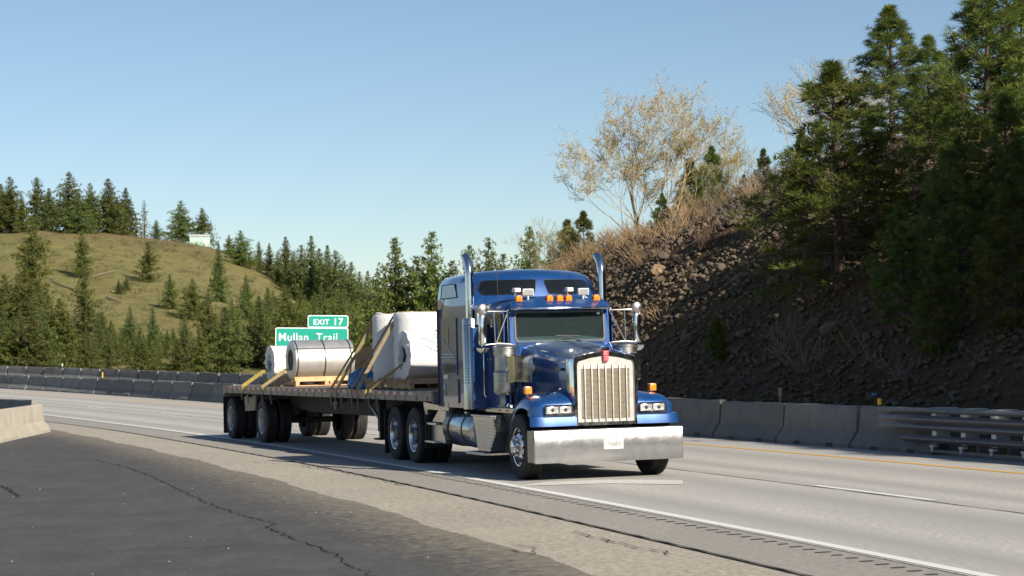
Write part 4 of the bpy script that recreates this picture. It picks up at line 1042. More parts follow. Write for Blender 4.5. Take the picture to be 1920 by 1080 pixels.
# tanks, steps, boxes
for s in (-1, 1):
    y = s * .91; r = .31
    tk = MB().lathe([(.01, -4.98), (.22, -4.97), (.29, -4.94), (r, -4.90), (r, -3.42), (.29, -3.38), (.22, -3.35), (.01, -3.34)], (0, y, .69), 'x', 36).build('fuel_tank', M_tank, TR, 30)
    for u in (-4.58, -3.78): MB().lathe([(r + .001, -.028), (r + .008, -.025), (r + .008, .025), (r + .001, .028)], (u, y, .69), 'x', 36).build('tank_band', M_frame, tk)
    MB().box(-3.95, -3.82, y + s * .05, y + s * .2, .96, 1.0, .01).build('fuel_cap', M_alu, tk)
    bb = MB().prism_y([(-3.30, .93), (-2.22, .93), (-2.06, .70), (-2.40, .37), (-3.05, .37), (-3.16, .66)], s * .55, s * 1.16).build('battery_box', M_alu, TR)
    for k_ in range(9):
        z = .42 + k_ * .052; xa = np.interp(z, [.37, .66, .93], [-3.03, -3.14, -3.26]); xb = np.interp(z, [.37, .70, .93], [-2.42, -2.10, -2.24])
        MB().box(xa, xb, s * 1.158, s * 1.176, z, z + .024, .004).build('rib', M_alu, bb)
    MB().box(-3.28, -2.24, s * .80, s * 1.20, .935, .965, .006).build('tread', M_alu, bb)
    MB().box(-3.45, -2.42, s * .80, s * 1.25, .30, .345, .008).build('tread', M_alu, bb)
    MB().box(-1.55, -2.2, s * .55, s * .98, .35, 1.1).build('splash_panel', M_black, TR)
    MB().box(-1.62, -3.02, s * .80, s * 1.02, 1.0, 1.09, .01).build('cab_sill', M_alu, TR)
    rs = MB().prism_y([(-6.35, 1.12), (-4.75, 1.05), (-4.75, .99), (-6.1, .99), (-5.98, .42), (-6.04, .42)], s * .60, s * 1.14).build('rear_step', M_alu, TR)
    MB().box(-5.96, -5.10, s * .62, s * 1.12, .40, .74, .012).build('tool_box', M_alu, rs)
    MB().box(-6.0, -5.35, s * 1.0, s * 1.20, .72, .765, .006).build('tread', M_alu, rs); MB().box(-6.02, -5.40, s * 1.0, s * 1.22, .40, .44, .006).build('tread', M_alu, rs)
    MB().prism_y([(-5.75, .78), (-4.98, .78), (-4.9, .98), (-5.35, .99)], s * .65, s * 1.15).build('step_cover', M_alu, rs)
    MB().tube([(-1.75, s * .98, 1.12), (-1.75, s * 1.06, 1.14)], .03, 8).build('cab_lamp', M_chrome, TR)
    for u in (-1.9, -2.3): MB().box(u - .05, u + .05, s * 1.02, s * 1.035, 1.03, 1.06, .005).build('side_marker', M_amber, TR)

# ================================================================== FLATBED TRAILER (local: origin at the kingpin)
fwd = Vector((math.sin(YAW1), -math.cos(YAW1), 0))
KP = Vector((1.4533, 30.7753, 0)) + fwd * LD
TL = empty('flatbed_trailer', KP, YAW2 - math.pi / 2)
tag(TL, 'long flatbed trailer with red and white reflective tape along its side rail', 'trailer')
U0, U1, DZ = -14.12, 1.72, 1.31
MB().box(U0, U1, -1.24, 1.24, 1.22, DZ, .005).build('deck', M_deck, TL)
for s in (-1, 1):
    rl = MB().loft([[(u, s * 1.24, 1.14), (u, s * 1.30, 1.14), (u, s * 1.30, 1.305), (u, s * 1.29, 1.318), (u, s * 1.24, 1.318)] for u in (U0, U1)]).build('side_rail', M_rail, TL)
    redm = MB().box(0, .225, -.003, .004, 1.245, 1.30).mesh('reflective_tape'); whm = MB().box(0, .225, -.003, .004, 1.245, 1.30).mesh('reflective_tape')
    redm.materials.append(M_tapeR); whm.materials.append(M_tapeW)
    u = -13.7; k = 0
    while u < .55:
        o = link('reflective_tape', redm if k % 2 == 0 else whm, None, rl); o.location = (u, s * 1.302, 0); u += .232; k += 1
    pk = MB()
    for u in np.arange(-13.8, 1.6, .61): pk.box(u - .05, u + .05, s * 1.24, s * 1.312, 1.15, 1.225)
    pk.build('stake_pockets', M_rail, rl)['kind'] = 'stuff'
    MB().loft([[(u, s * .45, zb), (u, s * .58, zb), (u, s * .58, 1.22), (u, s * .45, 1.22)] for u, zb in ((U0 + .1, .92), (-10.2, .88), (-8.8, .74), (-3.6, .74), (-2.3, 1.06), (U1 - .05, 1.08))]).build('main_beam', M_frame, TL)
for u in np.arange(-13.6, 1.5, .9): MB().box(u - .03, u + .03, -1.24, 1.24, 1.12, 1.22).build('cross_member', M_frame, TL)
MB().box(U0 - .02, U0 + .06, -1.29, 1.29, 1.06, 1.315, .01).build('rear_sill', M_rail, TL)
MB().box(U1 - .02, U1 + .03, -1.29, 1.29, 1.10, 1.32, .01).build('front_sill', M_rail, TL)
for u in (-10.575, -13.63):
    for s in (-1, 1): make_wheel(TL, u, s * 1.10, s, False, True, .515, .275, M_rim_w)
    MB().tube([(u, -1.0, .505), (u, 1.0, .505)], .07, 10).build('axle', M_frame, TL)
    for s in (-1, 1):
        MB().box(u - .5, u + .35, s * .42, s * .60, .62, .95, .02).lathe([(.14, .62), (.15, .75), (.14, .9)], (u - .3, s * .5, 0), 'z', 14).build('suspension', M_frame, TL)
for s in (-1, 1):
    MB().prism_y([(-12.62, 1.10), (-11.45, 1.10), (-11.55, .74), (-12.5, .70)], s * 1.10, s * 1.14).build('side_plate', M_tanpl, TL)
    MB().box(-14.22, -14.20, s * .75, s * 1.28, .12, 1.05).build('mud_flap', M_black, TL)
    lg = MB().box(-2.62, -2.48, s * .78, s * .92, .48, 1.15).box(-2.60, -2.50, s * .80, s * .90, .34, .50).build('landing_leg', M_frame, TL)
    MB().box(-2.72, -2.38, s * .72, s * .98, .31, .345, .01).build('foot', M_frame, lg)
    MB().tube([(-2.55, s * .85, .62), (-3.5, s * .85, 1.1)], .03, 8).build('brace', M_steel, lg)
MB().prism_x([(-.1, .1), (.1, .1), (.1, -.02), (0, -.12), (-.1, -.02)], -.01, .01).build('shield_plate', M_tanpl, TL)
sp_o = C.objects[-1]; sp_o.location = (-6.6, -.60, .96); sp_o.rotation_euler = (0, 0, math.pi / 2); sp_o.scale = (1, 1.5, 1.2)
MB().box(-7.6, -6.0, -.5, .5, .78, .95).build('dunnage_rack', M_frame, TL)
MB().lathe([(.0, -.3), (.13, -.28), (.13, .28), (0, .3)], (-9.6, 0, .85), 'y', 16).build('air_tank', M_frame, TL)
for u in (-12.11, -11.49, -10.15, -9.38, -4.51, -4.18, -3.76, -3.05, -2.65, -1.92, -1.4):
    wn_ = MB().ribbon([(u, -1.315, 1.16), (u + .01, -1.33, 1.06), (u + .02, -1.31, .94 + .05 * math.sin(u * 5))], .09, (1, 0, 0), .008).build('strap_tail', M_black, TL)
    MB().lathe([(.0, -.06), (.045, -.06), (.045, .06), (0, .06)], (u, -1.27, 1.10), 'x', 10).build('winch', M_frame, wn_)

# ------------------------------------------------------------------ load on the trailer: placed in trailer coordinates
TM = Matrix.Translation(KP) @ Matrix.Rotation(YAW2 - math.pi / 2, 4, 'Z')
def load(name, u, v, z, label, cat, group=None):
    e = empty(name, TM @ Vector((u, v, z)), YAW2 - math.pi / 2); return tag(e, label, cat, group)
def coil_prof(r, ri, L, wob=0):
    return [(ri, -L), (r * .6, -L - .004), (r - .03, -L), (r - .006, -L + .012), (r, -L + .03), (r, 0), (r, L - .03), (r - .006, L - .012), (r - .03, L), (r * .6, L + .004), (ri, L)]
def lying_coil(name, u, v, zc, r, L, m, label, core=.24, group=None):
    e = load(name, u, v, zc, label, 'steel coil', group)
    rings = []
    prof = coil_prof(r, core, L)
    b = MB().lathe(prof, (0, 0, 0), 'y', 48, True).build('coil_body', m, e, 30)
    return e
# silver coil
CA = lying_coil('steel_coil', -9.8, 0, 1.925, .465, .72, M_coil, 'bare silver steel coil with dark bands behind the exit sign', .25)
for y in (-.66, 0.0, .62): MB().lathe([(.466, -.018), (.471, -.016), (.471, .016), (.466, .018)], (0, y, 0), 'y', 48).build('band', M_ink, CA)
for a in (-.15, 2.2): MB().box(-.012, .012, -.725, .725, .465, .472).build('eye_band', M_ink, CA); C.objects[-1].rotation_euler = (0, a + R_(-70), 0)
MB().lathe([(.24, -.70), (.245, .7)], (0, 0, 0), 'y', 32).build('core', M_torn, CA)
def wrap_face(e, r, L, seed, hole=.2, torn=False, face_m=None):
    """crumpled wrapping over the end face, with a torn hole over the core"""
    rnd = random.Random(seed); n = 36; rings = []
    for k_, (rr, dy) in enumerate(((r + .004, .06), (r + .008, -.006), (r * .8, -.02), (r * .62, -.012), (hole, -.03), (hole * .96, .06))):
        ring = []
        for i in range(n):
            a = 2 * math.pi * i / n; f = rr
            if k_ >= 4: f = rr * (1 + (.28 if torn else .12) * math.sin(3 * a + seed) + rnd.uniform(-.14, .14))
            ring.append((f * math.cos(a), -L + dy + rnd.gauss(0, .010 if 0 < k_ < 5 else .002), f * math.sin(a) * (1.25 if (torn and k_ >= 4) else 1)))
        rings.append(ring)
    MB().loft(rings, cap=False).build('end_wrap', face_m or M_wrap, e, 25)
    MB().lathe([(.001, 0), (hole * 1.7, 0), (hole * 1.7, .01), (.001, .01)], (0, -L + .05, 0), 'y', 24).build('core', M_torn, e)
def print_marks(e, r, L, seed, th0, y0):
    """short slanted lines of print on the curved side of a lying coil"""
    rnd = random.Random(seed)
    for row in range(2):
        mb = MB()
        for i in range(9):
            if i == 4: continue
            t = th0 + row * .10 + i * .033; y = y0 + i * .032 + row * .05
            q = (math.sin(t) * (r + .004), y, math.cos(t) * (r + .004)); mb.box(q[0] - .008, q[0] + .008, y - .007, y + .007, q[2] - .008, q[2] + .008)
        mb.build('print', M_ink, e)
    mb = MB(); mb.tube([(math.sin(th0 - .15 + .05 * i) * (r + .004), y0 + .30 + .12 * math.sin(i * .7), math.cos(th0 - .15 + .05 * i) * (r + .004)) for i in range(7)], .008, 4).build('logo_arc', M_green_ink, e)
CW = lying_coil('wrapped_coil', -11.65, .02, 1.855, .425, .74, M_wrap, 'white wrapped coil lying at the rear of the trailer', .2)
wrap_face(CW, .425, .74, 3); print_marks(CW, .425, .74, 3, .35, -.35)
CH = lying_coil('wrapped_coil', -1.0, -.18, 1.985, .46, .72, M_wrap, 'white wrapped coil lying with torn dark end next to the sleeper', .2)
wrap_face(CH, .46, .72, 8, .2, True); print_marks(CH, .46, .72, 5, .75, -.5); print_marks(CH, .46, .72, 6, 1.15, -.45)
MB().tube([(math.sin(t) * .468, -.05 + .02 * t, math.cos(t) * .468) for t in np.linspace(-.1, 2.6, 20)], .008, 5).build('band', M_ink, CH)
def upright(u, v, r, h, label, seed):
    e = load('wrapped_coil', u, v, 1.45, label, 'steel coil'); rnd = random.Random(seed); rings = []; n = 40
    for z, k_ in ((0, .97), (.03, 1.0), (h * .3, 1.0), (h * .6, 1.002), (h * .9, 1.0), (h - .03, .995), (h - .005, .965), (h + .004, .80), (h + .006, .4), (h + .006, .02)):
        rings.append([(r * k_ * math.cos(2 * math.pi * i / n) * (1 + rnd.gauss(0, .004)), r * k_ * math.sin(2 * math.pi * i / n) * (1 + rnd.gauss(0, .004)), z + rnd.gauss(0, .003)) for i in range(n)])
    MB().loft(rings).build('wrapping', M_wrap, e, 40); return e
CU1 = upright(-3.25, -.27, .50, 1.36, 'white wrapped coil standing upright beneath the tan straps', 1)
CU2 = upright(-2.12, -.17, .52, 1.37, 'white wrapped coil standing upright nearest the blue sleeper', 2)
for e, th, z in ((CU1, -2.05, .62), (CU2, -2.35, 1.0)):
    for row in range(2):
        mb = MB()
        for i in range(8):
            a = th + i * .045; rr = .505 if e is CU1 else .525
            mb.box(rr * math.cos(a) - .014, rr * math.cos(a) + .014, rr * math.sin(a) - .014, rr * math.sin(a) + .014, z - i * .018 - row * .07 - .013, z - i * .018 - row * .07 + .018)
        mb.build('print', M_ink, e)
MB().tube([(.507 * math.cos(-2.5 + .1 * i), .507 * math.sin(-2.5 + .1 * i), .30 + .10 * math.sin(i * .62)) for i in range(6)], .02, 5).build('logo_arc', M_green_ink, CU1)
MB().tube([(.42 * math.cos(t), .42 * math.sin(t), 1.37 + .035 * math.sin(t * 3)) for t in np.linspace(0, 6.28, 24)], .02, 6).build('gathered_wrap', M_wrap, CU1)
# pallets
def pallet(u, v, w, l, label):
    e = load('pallet', u, v, DZ + .008, label, 'pallet')
    for k_ in range(7):
        x = -w / 2 + .06 + k_ * (w - .12) / 6; MB().box(x - .05, x + .05, -l / 2, l / 2, .108, .130, .003).build('board', M_wood, e)
    for y in (-l / 2 + .05, 0, l / 2 - .05): MB().box(-w / 2, w / 2, y - .045, y + .045, .02, .107, .003).build('stringer', M_wood, e)
    for x in (-w / 2 + .06, 0, w / 2 - .06): MB().box(x - .05, x + .05, -l / 2, l / 2, .0, .019, .003).build('bottom_board', M_wood, e)
    for s in (-1, 1): MB().prism_y([(s * .30, .131), (s * .46, .131), (s * .46, .22)], -l / 2, l / 2).build('chock', M_wood, e)
    return e
pallet(-9.8, 0, 1.05, 1.5, 'pine pallet under the bare silver coil'); pallet(-11.65, .0, 1.0, 1.45, 'pine pallet under the rear white coil')
pallet(-1.0, -.15, 1.0, 1.6, 'pine pallet under the torn white coil by the sleeper')
pallet(-3.25, -.27, 1.05, 1.1, 'dark shaded pallet under the upright coil with straps'); pallet(-2.12, -.17, 1.05, 1.1, 'shaded pallet under the upright coil nearest the sleeper')
# straps
def strap(pts, m, label, w=.042, wd=(.7, 1, 0)):
    e = load('ratchet_strap', 0, 0, 0, label, 'strap'); MB().ribbon(pts, w, wd, .008).build('webbing', m, e); return e
def over(u0, u1, v, r, top, u2):   # from right edge over the coil top to the left edge
    return [(u0, -1.31, 1.17), (u0, -1.315, 1.325), (u1 - .02, v - r * .8, top - .015), (u1, v - r * .65, top + .012), (u1, v + r * .65, top + .012), (u1, v + r * .85, top - .02), (u2, 1.315, 1.325), (u2, 1.31, 1.17)]
strap(over(-4.51, -3.42, -.27, .5, 2.82, -4.2), M_strap, 'yellow strap leading furthest back over the upright coil')
strap(over(-4.10, -3.26, -.27, .5, 2.82, -4.0), M_strap_tan, 'wide tan strap over the upright coil beside the yellow strap', .07)
strap(over(-3.08, -2.38, -.17, .52, 2.83, -3.0), M_strap_tan, 'dark edged tan strap between the two upright coils')
strap(over(-2.66, -2.14, -.17, .52, 2.83, -2.6), M_strap_tan, 'tan strap nearest the sleeper over the upright coil', .07)
strap([(-1.82, -1.31, 1.2), (-1.82, -1.315, 1.325), (-1.2, -.98, 1.72), (-1.02, -.92, 1.83), (-1.0, .7, 1.83), (-1.6, 1.31, 1.33)], M_strap_tan, 'strap running through the core of the torn white coil')
strap([(-2.05, -1.31, 1.2), (-2.05, -1.315, 1.325), (-1.3, -1.02, 1.66), (-1.06, -.92, 1.80), (-1.04, .6, 1.8)], M_strap, 'thin yellow strap below the torn coil end', .06)
strap([(-10.2, -1.31, 1.2), (-10.2, -1.315, 1.325), (-9.86, -.86, 1.70), (-9.8, -.74, 1.74), (-9.8, .74, 1.74), (-10.2, 1.315, 1.325)], M_strap, 'yellow strap running through the core of the silver coil')
strap([(-10.05, -1.31, 1.2), (-10.05, -1.318, 1.33), (-9.82, -.95, 1.60), (-9.74, -.74, 1.725), (-9.74, .7, 1.73)], M_strap_tan, 'pale strap doubled under the silver coil strap', .06)
strap([(-12.0, -1.31, 1.2), (-12.0, -1.315, 1.325), (-11.7, -.9, 1.66), (-11.65, -.77, 1.70), (-11.65, .75, 1.70)], M_strap, 'yellow strap running into the rear white coil core', .09)
strap([(-11.5, -1.2, 1.325), (-9.9, -1.0, 1.33), (-9.2, -1.1, 1.34)], M_strap, 'loose yellow strap lying on the deck by the silver coil', .07, (0, 1, 0))
# blue tarp heap
rt = random.Random(9); rings = []
for i, (f, z) in enumerate(((1.0, 0), (.95, .10), (.75, .24), (.45, .36), (.12, .40))):
    rings.append([(f * .48 * math.cos(a) * (1 + rt.uniform(-.22, .22)) , f * .36 * math.sin(a) * (1 + rt.uniform(-.22, .22)), max(0, z + rt.uniform(-.05, .05))) for a in np.linspace(0, 2 * math.pi, 19)[:-1]])
e = load('folded_tarp', -4.15, -.72, DZ + .012, 'crumpled blue tarpaulin on the deck beneath the straps', 'tarpaulin'); MB().loft(rings).build('tarp_heap', M_tarp, e, 20)

# ================================================================== VEGETATION
def frame_of(d):
    d = d / (np.linalg.norm(d, axis=-1, keepdims=True) + 1e-9); r = np.cross(d, np.array([.31, .17, .93])); r /= np.linalg.norm(r, axis=-1, keepdims=True) + 1e-9
    return d, r, np.cross(d, r)
def tuft_tris(P, D, L, W, n, rr, spread=.9):
    """needles radiating from points P about directions D -> triangles"""
    m = len(P); d, r, u = frame_of(D)
    th = rr.uniform(0, 2 * np.pi, (m, n)); e = np.arccos(rr.uniform(math.cos(spread * 1.5), 1, (m, n)))
    v = (np.cos(e)[..., None] * d[:, None] + np.sin(e)[..., None] * (np.cos(th)[..., None] * r[:, None] + np.sin(th)[..., None] * u[:, None]))
    ln = (np.asarray(L).reshape(-1, 1, 1) if np.ndim(L) else L) * rr.uniform(.7, 1.15, (m, n, 1))
    W = np.asarray(W).reshape(-1, 1, 1) if np.ndim(W) else W; base = P[:, None] + v * ln * .06
    tip = P[:, None] + v * ln
    side = np.cross(v, rr.normal(size=(m, n, 3))); side /= np.linalg.norm(side, axis=-1, keepdims=True) + 1e-9
    a = base + (tip - base) * .35 + side * W; b = base + (tip - base) * .35 - side * W
    # kite: base,a,tip,b as one quad
    return np.stack([base, a, tip, b], 2).reshape(-1, 3)
def crown_mesh(name, quads, tint, mats, extra=None):
    nq = len(quads) // 4; F_ = np.arange(nq * 4).reshape(-1, 4)
    me = mesh_np(name, quads, F_, None, tint); me.materials.append(mats); return me
def trunk_mesh(branches, name='trunk', n=7, m=None):
    mb = MB()
    for path, rad in branches: mb.tube(path, rad, n if rad[0] > .05 else 4, cap=False)
    me = mb.mesh(name, 60); me.materials.append(m or M_bark); return me
def make_pine(seed, H=7.0, crown0=.06, width=.26, needles=22, tl=.21, tw=.0095, dens=1.0, mat=None, tipround=.0, upsweep=.5, twig=True):
    """long needled pine: whorled limbs carrying brush-like tufts"""
    rr = np.random.RandomState(seed); rnd = random.Random(seed); br = []
    bend = rr.normal(0, .012, 2) * H
    axis = lambda t: np.array([bend[0] * t * t, bend[1] * t * t, H * t])
    br.append(([tuple(axis(t)) for t in np.linspace(0, .985, 9)], [H * .0165 * (1 - .93 * t) + .008 for t in np.linspace(0, .985, 9)]))
    P = []; D = []; Tn = []; z = crown0 * H
    while z < H * .985:
        t = z / H; q = (t - crown0) / (1 - crown0)
        Lr = H * width * (min(1, .55 + q * 1.8) if q < .25 else 1) * (1 - q) ** (.74 - .25 * tipround) * 1.1 + .07
        nb = rnd.choice((4, 5, 5, 6)) if q < .9 else 4
        a0 = rnd.uniform(0, 6.3)
        for k in range(nb):
            if rnd.random() > .93 and q < .8: continue
            az = a0 + k * 2 * math.pi / nb + rnd.gauss(0, .22); L = Lr * rnd.uniform(.6, 1.15)
            el = -.10 + upsweep * q + rnd.gauss(0, .10) + (.5 if q > .85 else 0)
            base = axis(t); pts = []; n = 6
            for j in range(n):
                f = j / (n - 1); e2 = el + .55 * f * f * (1 if q > .1 else .5)
                pts.append(base + L * f * np.array([math.cos(az) * math.cos(e2), math.sin(az) * math.cos(e2), math.sin(e2) * .8 - .12 * f * (1 - q)]) + rr.normal(0, .02, 3) * f)
            br.append(([tuple(p) for p in pts], [.012 + .011 * L * (1 - j / (n - 1)) for j in range(n)]))
            nt = max(3, int((3 + L * 7.5) * dens))
            for i in range(nt):
                f = 1 - .72 * (i / nt) ** 1.0 * rnd.uniform(.75, 1.1); f = min(1, max(.2, f)); j = min(n - 2, int(f * (n - 1))); g = f * (n - 1) - j
                p = pts[j] * (1 - g) + pts[j + 1] * g; dv = pts[j + 1] - pts[j]; dv /= np.linalg.norm(dv) + 1e-9
                if i > 0:
                    off = rr.normal(0, 1, 3); off -= dv * off.dot(dv); off[2] = abs(off[2]) * .6 - .1
                    tw_ = L * .22 * rnd.uniform(.35, 1.1) * (1.2 - .5 * f); off = off / (np.linalg.norm(off) + 1e-9) * tw_; p2 = p + off + dv * tw_ * .7
                    if twig and rnd.random() < .5: br.append(([tuple(p), tuple(p2)], [.008, .005]))
                    dv = off / (tw_ + 1e-9) * .6 + dv * .6 + np.array([0, 0, .35]); p = p2
                P.append(p); D.append(dv + np.array([0, 0, .2])); Tn.append(min(1, max(0, rnd.gauss(.42 + .25 * f, .2))))
        z += H * .032 * rnd.uniform(.75, 1.2) * (1.0 if q < .7 else .7) + .09
    P.append(axis(1.0)); D.append(np.array([0, 0, 1.])); Tn.append(.6)
    P = np.array(P); D = np.array(D)
    Q = tuft_tris(P, D, tl, tw, needles, rr); tint = np.clip(np.repeat(Tn, needles) + rr.normal(0, .08, len(P) * needles), 0, 1)
    return trunk_mesh(br), crown_mesh('crown', Q, tint, mat or M_pine_near), len(P) * needles
def make_fir(seed, H=10.0, width=.19, mat=None, spray=.42, dens=1.0, ragged=.25, crown0=.05, clumpy=0.0):
    """distant conifer: drooping whorled sprays of short leaf faces"""
    rr = np.random.RandomState(seed); rnd = random.Random(seed)
    br = [([(0, 0, H * t) for t in (0, .3, .6, .97)], [H * .014, H * .011, H * .007, H * .002])]
    P = []; D = []; Tn = []; Sc = []; z = crown0 * H
    while z < H * .99:
        t = z / H; q = (t - crown0) / (1 - crown0)
        Lr = H * width * (1 - q) ** (.95 if clumpy == 0 else .80) * 1.12 * (1 if q > .12 else .7 + q * 2.5) + .05
        if clumpy: Lr *= 1 + clumpy * math.sin(z * 2.1 + seed)
        nb = int(7 * dens); a0 = rnd.uniform(0, 6.3)
        for k in range(nb):
            if rnd.random() < .08 + ragged * .25: continue
            az = a0 + k * 6.283 / nb + rnd.gauss(0, .3); L = Lr * rnd.uniform(1 - ragged * 1.6, 1 + ragged * .8); el = -.25 + .75 * q + rnd.gauss(0, .12)
            if rnd.random() < .4: br.append(([(0, 0, z), (L * .85 * math.cos(az), L * .85 * math.sin(az), z + L * .8 * math.sin(el))], [.03, .01]))
            m = max(2, int(L / .26 * dens))
            for i in range(m):
                f = (i + .6) / m; p = np.array([L * f * math.cos(az) * math.cos(el), L * f * math.sin(az) * math.cos(el), z + L * f * math.sin(el) + .12 * L * f * f])
                for _ in range(2): 
                    P.append(p + rr.normal(0, .11, 3) * (.25 + L * .5)); Sc.append(.38 + .62 * min(1, (1 - q) * 2.2)); D.append(np.array([math.cos(az), math.sin(az), rnd.uniform(-.35, .45)])); Tn.append(min(1, max(0, rnd.gauss(.35 + .3 * f, .2))))
        z += H * .024 * rnd.uniform(.7, 1.3) / dens
    P = np.array(P); D = np.array(D); n = 5
    Sc = np.array(Sc); Q = tuft_tris(P, D, spray * Sc, spray * .15 * Sc, n, rr, 1.0); tint = np.clip(np.repeat(Tn, n) + rr.normal(0, .1, len(P) * n), 0, 1)
    return trunk_mesh(br, n=5), crown_mesh('crown', Q, tint, mat or M_fir), len(P) * n
def plant_tree(name, proto, loc, h, H0, label, cat='tree', group=None, rz=None, wid=1.0, mat=None):
    rnd = random.Random(int(loc[0] * 37 + loc[1] * 91)); e = empty(name, loc, rnd.uniform(0, 6.3) if rz is None else rz)
    k = h / H0; e.scale = (k * wid, k * wid, k)
    link('trunk', proto[0], None, e); c = link('crown', proto[1], None, e)
    if mat: c.material_slots[0].link = 'OBJECT'; c.material_slots[0].material = mat
    return tag(e, label, cat, group)

FIRS = [make_fir(100 + i, 10, w, M_fir, .40, .92, rg * 1.3, c0, cl) for i, (w, rg, c0, cl) in enumerate(((.24, .22, .03, 0), (.28, .28, .05, 0), (.21, .2, .02, 0), (.27, .35, .06, .12)))]
PONS = [make_fir(200 + i, 10, w, M_pine, .42, .92, rg, c0, cl) for i, (w, rg, c0, cl) in enumerate(((.24, .3, .08, .10), (.28, .35, .06, .08), (.22, .3, .10, .12), (.26, .42, .05, .12)))]
SPARSE = make_fir(300, 10, .17, M_pale, .32, .6, .45, .08, 0)
rt = random.Random(21)
def hill_tree(px, top, base, kind, label, group=None, wid=1.0, mat=None, dd=None):
    p = hill_hit(px, base) if dd is None else Vector((cam_az(px) * dd, dd, hill_l(cam_az(px) * dd, dd)))
    h = max(2.0, z_at(px, top, p.y) - p.z)
    name = 'pine_tree' if kind in PONS else 'fir_tree'
    plant_tree(name, kind, (p.x, p.y, p.z - .2), h + .2, 10, label, 'tree', group, None, wid, mat)
# crest trees, left to right
crest = [(3, 345, 436, PONS[0], 'dark pine cut by the left edge on the hill crest', 1.1), (20, 330, 436, PONS[2], 'tall pine second from the left edge on the hill crest', 1.0),
 (42, 366, 436, PONS[0], 'small pine right of the two pines at the left edge crest', .9), (70, 331, 430, PONS[3], 'thin see-through pine on the hill crest', .95), (93, 352, 434, FIRS[1], 'dark fir left of the tallest crest pine', 1.2),
 (131, 322, 434, PONS[1], 'tallest broad pine on the hill crest', 1.15), (150, 362, 438, FIRS[3], 'dark fir right under the tallest crest pine', 1.3), (170, 342, 436, PONS[2], 'slender pine right of the tallest crest pine', .9), (204, 334, 437, FIRS[1], 'full dark fir in the middle of the crest group', 1.35), (220, 368, 438, FIRS[0], 'low dark fir filling the gap in the crest group', 1.3),
 (237, 351, 440, FIRS[2], 'pointed fir at the right end of the crest group', 1.25), (271, 373, 443, SPARSE, 'pale sparse tree standing alone on the crest', 1.15), (293, 412, 444, FIRS[3], 'small pine beside the pale sparse crest tree', 1.2),
 (340, 376, 449, PONS[1], 'dark round pine left of the green shed', 1.25), (380, 390, 452, PONS[0], 'dark pine behind the green shed', 1.15), (452, 432, 500, PONS[1], 'bushy pine where the crest drops toward the right', 1.35), (430, 440, 478, PONS[0], 'small pine left of the bushy pine on the crest', 1.0)]
for px, t, b, kd, lb, w_ in crest: hill_tree(px, t, b, kd, lb, 'conifers on the hill crest', w_ * 1.3)
slope = [(155, 428, 522, PONS[2], 'lone slim pine high on the grassy slope', .95), (278, 452, 530, PONS[3], 'lone pine with long shadow in the middle of the grass slope', 1.25), (319, 514, 580, PONS[0], 'small round pine below the lone shadowed pine', 1.2), (362, 522, 600, PONS[1], 'bushy pine right of the small round pine on the slope', 1.4),
 (411, 452, 566, FIRS[2], 'narrow tall fir on the right of the grass slope', .85), (62, 402, 566, PONS[3], 'tall ragged pine on the left of the grass slope', 1.05), (159, 498, 648, FIRS[3], 'tall layered fir in front of the grass slope', .95), (223, 534, 552, FIRS[1], 'tiny round sapling on the grass slope', 1.6), (237, 528, 545, FIRS[1], 'second tiny sapling beside the round one', 1.5),
 (288, 575, 670, FIRS[2], 'slim fir low on the grass slope', 1.0), (245, 573, 668, FIRS[1], 'grey green fir left of the slim low fir', 1.0), (348, 590, 690, FIRS[3], 'leaning layered fir right of the slim low fir', 1.1), (392, 545, 680, PONS[3], 'brownish pine with bare lower trunk at the slope foot', .95), (462, 515, 600, FIRS[1], 'fir at the right end of the grass slope', 1.1), (436, 560, 650, PONS[1], 'yellow green pine at the slope foot', 1.2)]
for px, t, b, kd, lb, w_ in slope: hill_tree(px, t, b, kd, lb, 'single conifers on the grassy slope', w_)
# low mass behind the far barrier at the left
ORD = 'first second third fourth fifth sixth seventh eighth ninth tenth eleventh twelfth thirteenth fourteenth fifteenth sixteenth seventeenth eighteenth nineteenth twentieth'.split()
ORD += ['twenty ' + o for o in ORD[:9]] + ['thirtieth'] + ['thirty ' + o for o in ORD[:9]] + ['fortieth'] + ['forty ' + o for o in ORD[:9]] + ['fiftieth'] + ['fifty ' + o for o in ORD[:9]] + ['sixtieth']
row = [(-15, 540), (8, 520), (30, 556), (45, 508), (72, 530), (90, 560), (112, 566), (128, 600), (190, 590), (178, 640), (207, 606), (228, 620), (268, 632), (312, 645), (330, 640), (372, 622), (405, 600), (420, 580), (445, 615), (470, 590), (485, 560), (25, 600), (60, 590), (95, 615), (140, 640), (215, 650), (250, 640), (300, 655), (5, 580), (52, 560), (108, 600), (80, 590), (160, 620), (200, 630), (238, 600), (280, 650), (345, 655), (388, 640), (430, 640), (458, 640), (120, 630), (35, 590)]
row += [(110 + 12.6 * k_ + rt.uniform(-4, 4), rt.uniform(612, 662)) for k_ in range(18)]
for i, (px, t) in enumerate(sorted(row)):
    hill_tree(px, t - 6, 690, rt.choice(FIRS + PONS[:2]), ORD[i] + ' from the left of the conifers in the row above the far barrier', 'conifers in the dense row above the far barrier', rt.uniform(1.15, 1.5), None, rt.uniform(184, 225))
